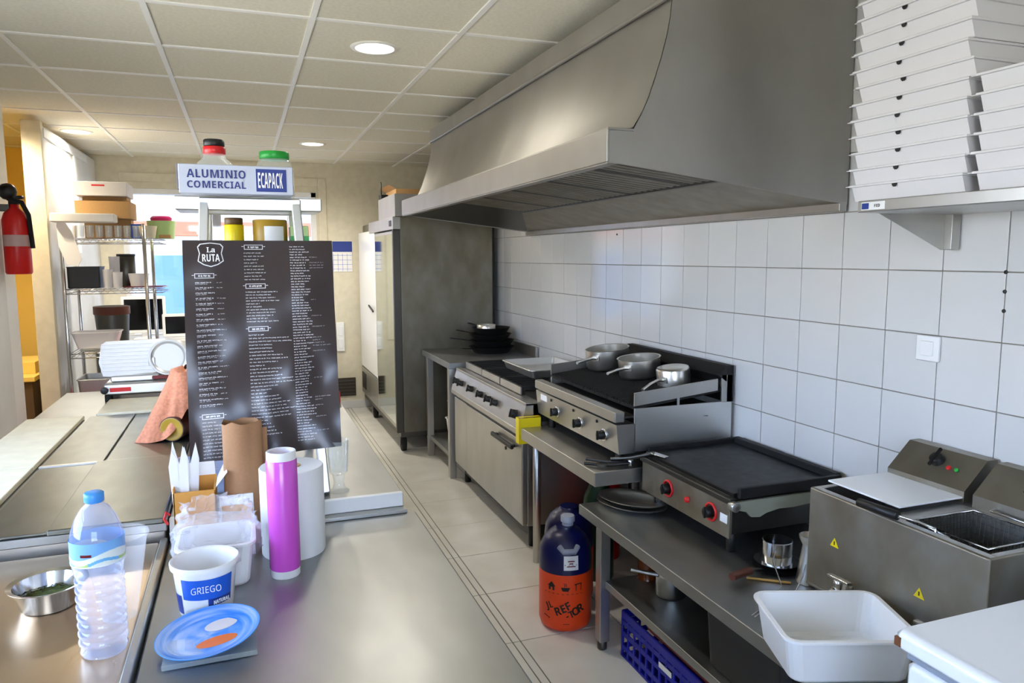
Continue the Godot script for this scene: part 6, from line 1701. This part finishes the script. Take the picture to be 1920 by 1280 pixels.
	part(g, "pot_wall", G.new().lathe(o2, [Vector2(0, 0), Vector2(0.10, 0), Vector2(0.115, 0.24), Vector2(0.118, 0.30), Vector2(0.11, 0.30), Vector2(0, 0.25)], 32), M.steel_dark)
	part(g, "pot_band", G.new().lathe(o2, [Vector2(0.1175, 0.24), Vector2(0.122, 0.245), Vector2(0.122, 0.30), Vector2(0.118, 0.302)], 32), M.wood, "brown band")
	g = thing("white_basin", "white plastic basin on the rack's third shelf", "basin", Vector3(-0.96, yl, -5.88))
	part(g, "basin_body", G.new().tub(Vector3(-0.985, yl + 0.0245, -5.885), 0.24, 0.16, 0.30, 0.19, 0.115, 0.003, 0.006, 0.025), M.milky)
	g = thing("magenta_dish", "magenta glossy dish in front of the white basin", "dish", Vector3(-0.90, yl, -5.80))
	part(g, "dish_body", G.new().lathe(Vector3(-0.765, yl + 0.004, -5.86), [Vector2(0, 0), Vector2(0.06, 0), Vector2(0.09, 0.03), Vector2(0.087, 0.03), Vector2(0.058, 0.004), Vector2(0, 0.004)], 32), M.magenta)
	for i in 3:
		o2 = Vector3(-0.985, yl + 0.008 * i, -5.87)
		g = thing("white_platter", "white platter %s in the pile on the rack's third shelf" % ["at the bottom", "in the middle", "on top"][i], "platter", o2, "white platters on the rack")
		part(g, "platter_body", G.new().lathe(o2, [Vector2(0, 0), Vector2(0.09, 0), Vector2(0.115, 0.006), Vector2(0.113, 0.007), Vector2(0.088, 0.003), Vector2(0, 0.003)], 28, 1.0, 0.8), M.white_plastic)
	# below
	var yb := 0.407
	for i in 2:
		g = thing("grey_tray", ["dark grey food tray on the rack's bottom shelf", "pale grey food tray stacked on the dark grey one"][i], "tray", Vector3(-0.95, yb + 0.13 * i, -5.97))
		part(g, "tray_body", G.new().tub(Vector3(-0.93, yb + 0.155 * i, -5.97), 0.36, 0.30, 0.38, 0.32, 0.15, 0.003, 0.008, 0.02), M.charcoal if i == 0 else M.steel)
	g = thing("magenta_tub", "magenta plastic tub on the floor in front of the wire rack", "tub", Vector3(-1.0, 0.0, -5.45))
	part(g, "tub_body", G.new().tub(Vector3(-1.0, 0.0, -5.42), 0.30, 0.34, 0.36, 0.40, 0.46, 0.004, 0.01, 0.04), M.magenta)

# ---------------------------------------------------------------- things at the far end
func far_things() -> void:
	var d := thing("back_desk", "white desk below the end window carrying two screens", "desk", Vector3(-0.5, 0, -7.35))
	part(d, "desk_top", G.new().box(Vector3(-1.18, 0.80, -7.63), Vector3(0.55, 0.835, -7.05), 0.004), M.white_paint)
	part(d, "desk_front", G.new().box(Vector3(-1.18, 0.0, -7.12), Vector3(0.55, 0.80, -7.08), 0.003), M.white_paint)
	var screen := func(label: String, c: Vector3, w: float, h: float, bez: Material) -> void:
		var t := thing("monitor", label, "monitor", Vector3(c.x, 0.835, c.z))
		part(t, "bezel", G.new().box(c - Vector3(w / 2, h / 2, 0.03), c + Vector3(w / 2, h / 2, 0.0), 0.006), bez)
		part(t, "screen", G.new().box(c + Vector3(-w / 2 + 0.025, -h / 2 + 0.03, -0.001), c + Vector3(w / 2 - 0.025, h / 2 - 0.025, 0.002), 0.001), M.screen_black)
		part(t, "stand", G.new().box(Vector3(c.x - 0.03, 0.836, c.z - 0.05), Vector3(c.x + 0.03, c.y, c.z - 0.02), 0.004).box(Vector3(c.x - 0.09, 0.835, c.z - 0.1), Vector3(c.x + 0.09, 0.848, c.z + 0.04), 0.004), bez)
	screen.call("larger black till screen in a white frame on the back desk", Vector3(-0.845, 1.055, -7.30), 0.36, 0.33, M.white_plastic)
	screen.call("smaller black till screen beside the larger one on the back desk", Vector3(-0.585, 0.955, -7.25), 0.22, 0.21, M.white_plastic)
	var c := thing("wall_calendar", "blue headed wall calendar on the cream end wall", "calendar", Vector3(0.95, 1.42, -7.64))
	part(c, "header", G.new().box(Vector3(0.865, 1.615, -7.648), Vector3(1.06, 1.72, -7.640), 0.001), M.blue_print, "blue header")
	part(c, "page", G.new().box(Vector3(0.865, 1.415, -7.648), Vector3(1.06, 1.615, -7.641), 0.001), M.white_paper)
	for i in 4:
		part(c, "rule", G.new().box(Vector3(0.87 + 0.046 * i, 1.42, -7.641), Vector3(0.873 + 0.046 * i, 1.60, -7.6402), 0.0), M.mid_blue)
		part(c, "rule", G.new().box(Vector3(0.868, 1.44 + 0.046 * i, -7.641), Vector3(1.056, 1.443 + 0.046 * i, -7.6402), 0.0), M.mid_blue)
	var s := thing("socket_panel", "white twin socket panel on the cream end wall", "socket", Vector3(0.92, 0.62, -7.64))
	part(s, "plate", G.new().box(Vector3(0.88, 0.60, -7.65), Vector3(0.96, 0.90, -7.63), 0.006), M.white_plastic)
	for i in 2:
		part(s, "socket", G.new().box(Vector3(0.895, 0.63 + 0.13 * i, -7.632), Vector3(0.945, 0.73 + 0.13 * i, -7.624), 0.004), M.white_enamel)
	var v := thing("vent_plate", "dark brown vent plate low on the cream end wall", "vent", Vector3(0.95, 0.18, -7.64))
	part(v, "frame", G.new().box(Vector3(0.86, 0.13, -7.65), Vector3(1.06, 0.32, -7.636), 0.003), mat("vent_brown", Color(0.22, 0.19, 0.14), 0.6))
	for i in 5:
		part(v, "louvre", G.new().box(Vector3(0.87, 0.15 + 0.034 * i, -7.638), Vector3(1.05, 0.157 + 0.034 * i, -7.628), 0.001), M.steel_dark)
	# things in the yellow room
	var y := thing("sideboard", "brown panelled sideboard with a yellow top in the yellow room", "cabinet", Vector3(-1.75, 0, -6.4))
	part(y, "body", G.new().box(Vector3(-2.1, 0, -6.9), Vector3(-1.42, 0.70, -5.95), 0.004), M.brown_board)
	part(y, "top", G.new().box(Vector3(-2.12, 0.70, -6.92), Vector3(-1.40, 0.735, -5.93), 0.004), M.yellow_wall)
	y = thing("yellow_carton", "yellow carton standing on the sideboard in the yellow room", "box", Vector3(-1.55, 0.735, -6.3))
	part(y, "carton_body", G.new().box(Vector3(-1.70, 0.735, -6.5), Vector3(-1.43, 0.82, -6.1), 0.004), M.yellow_wall)
	y = thing("hanging_cable", "black cable hanging on the yellow wall", "cable", Vector3(-1.6, 1.0, -6.6))
	part(y, "cable", G.new().tube([Vector3(-2.49, 1.28, -6.9), Vector3(-2.485, 1.22, -6.7), Vector3(-2.485, 1.10, -6.6), Vector3(-2.485, 0.95, -6.65)], 0.012, 8), M.black_rubber)
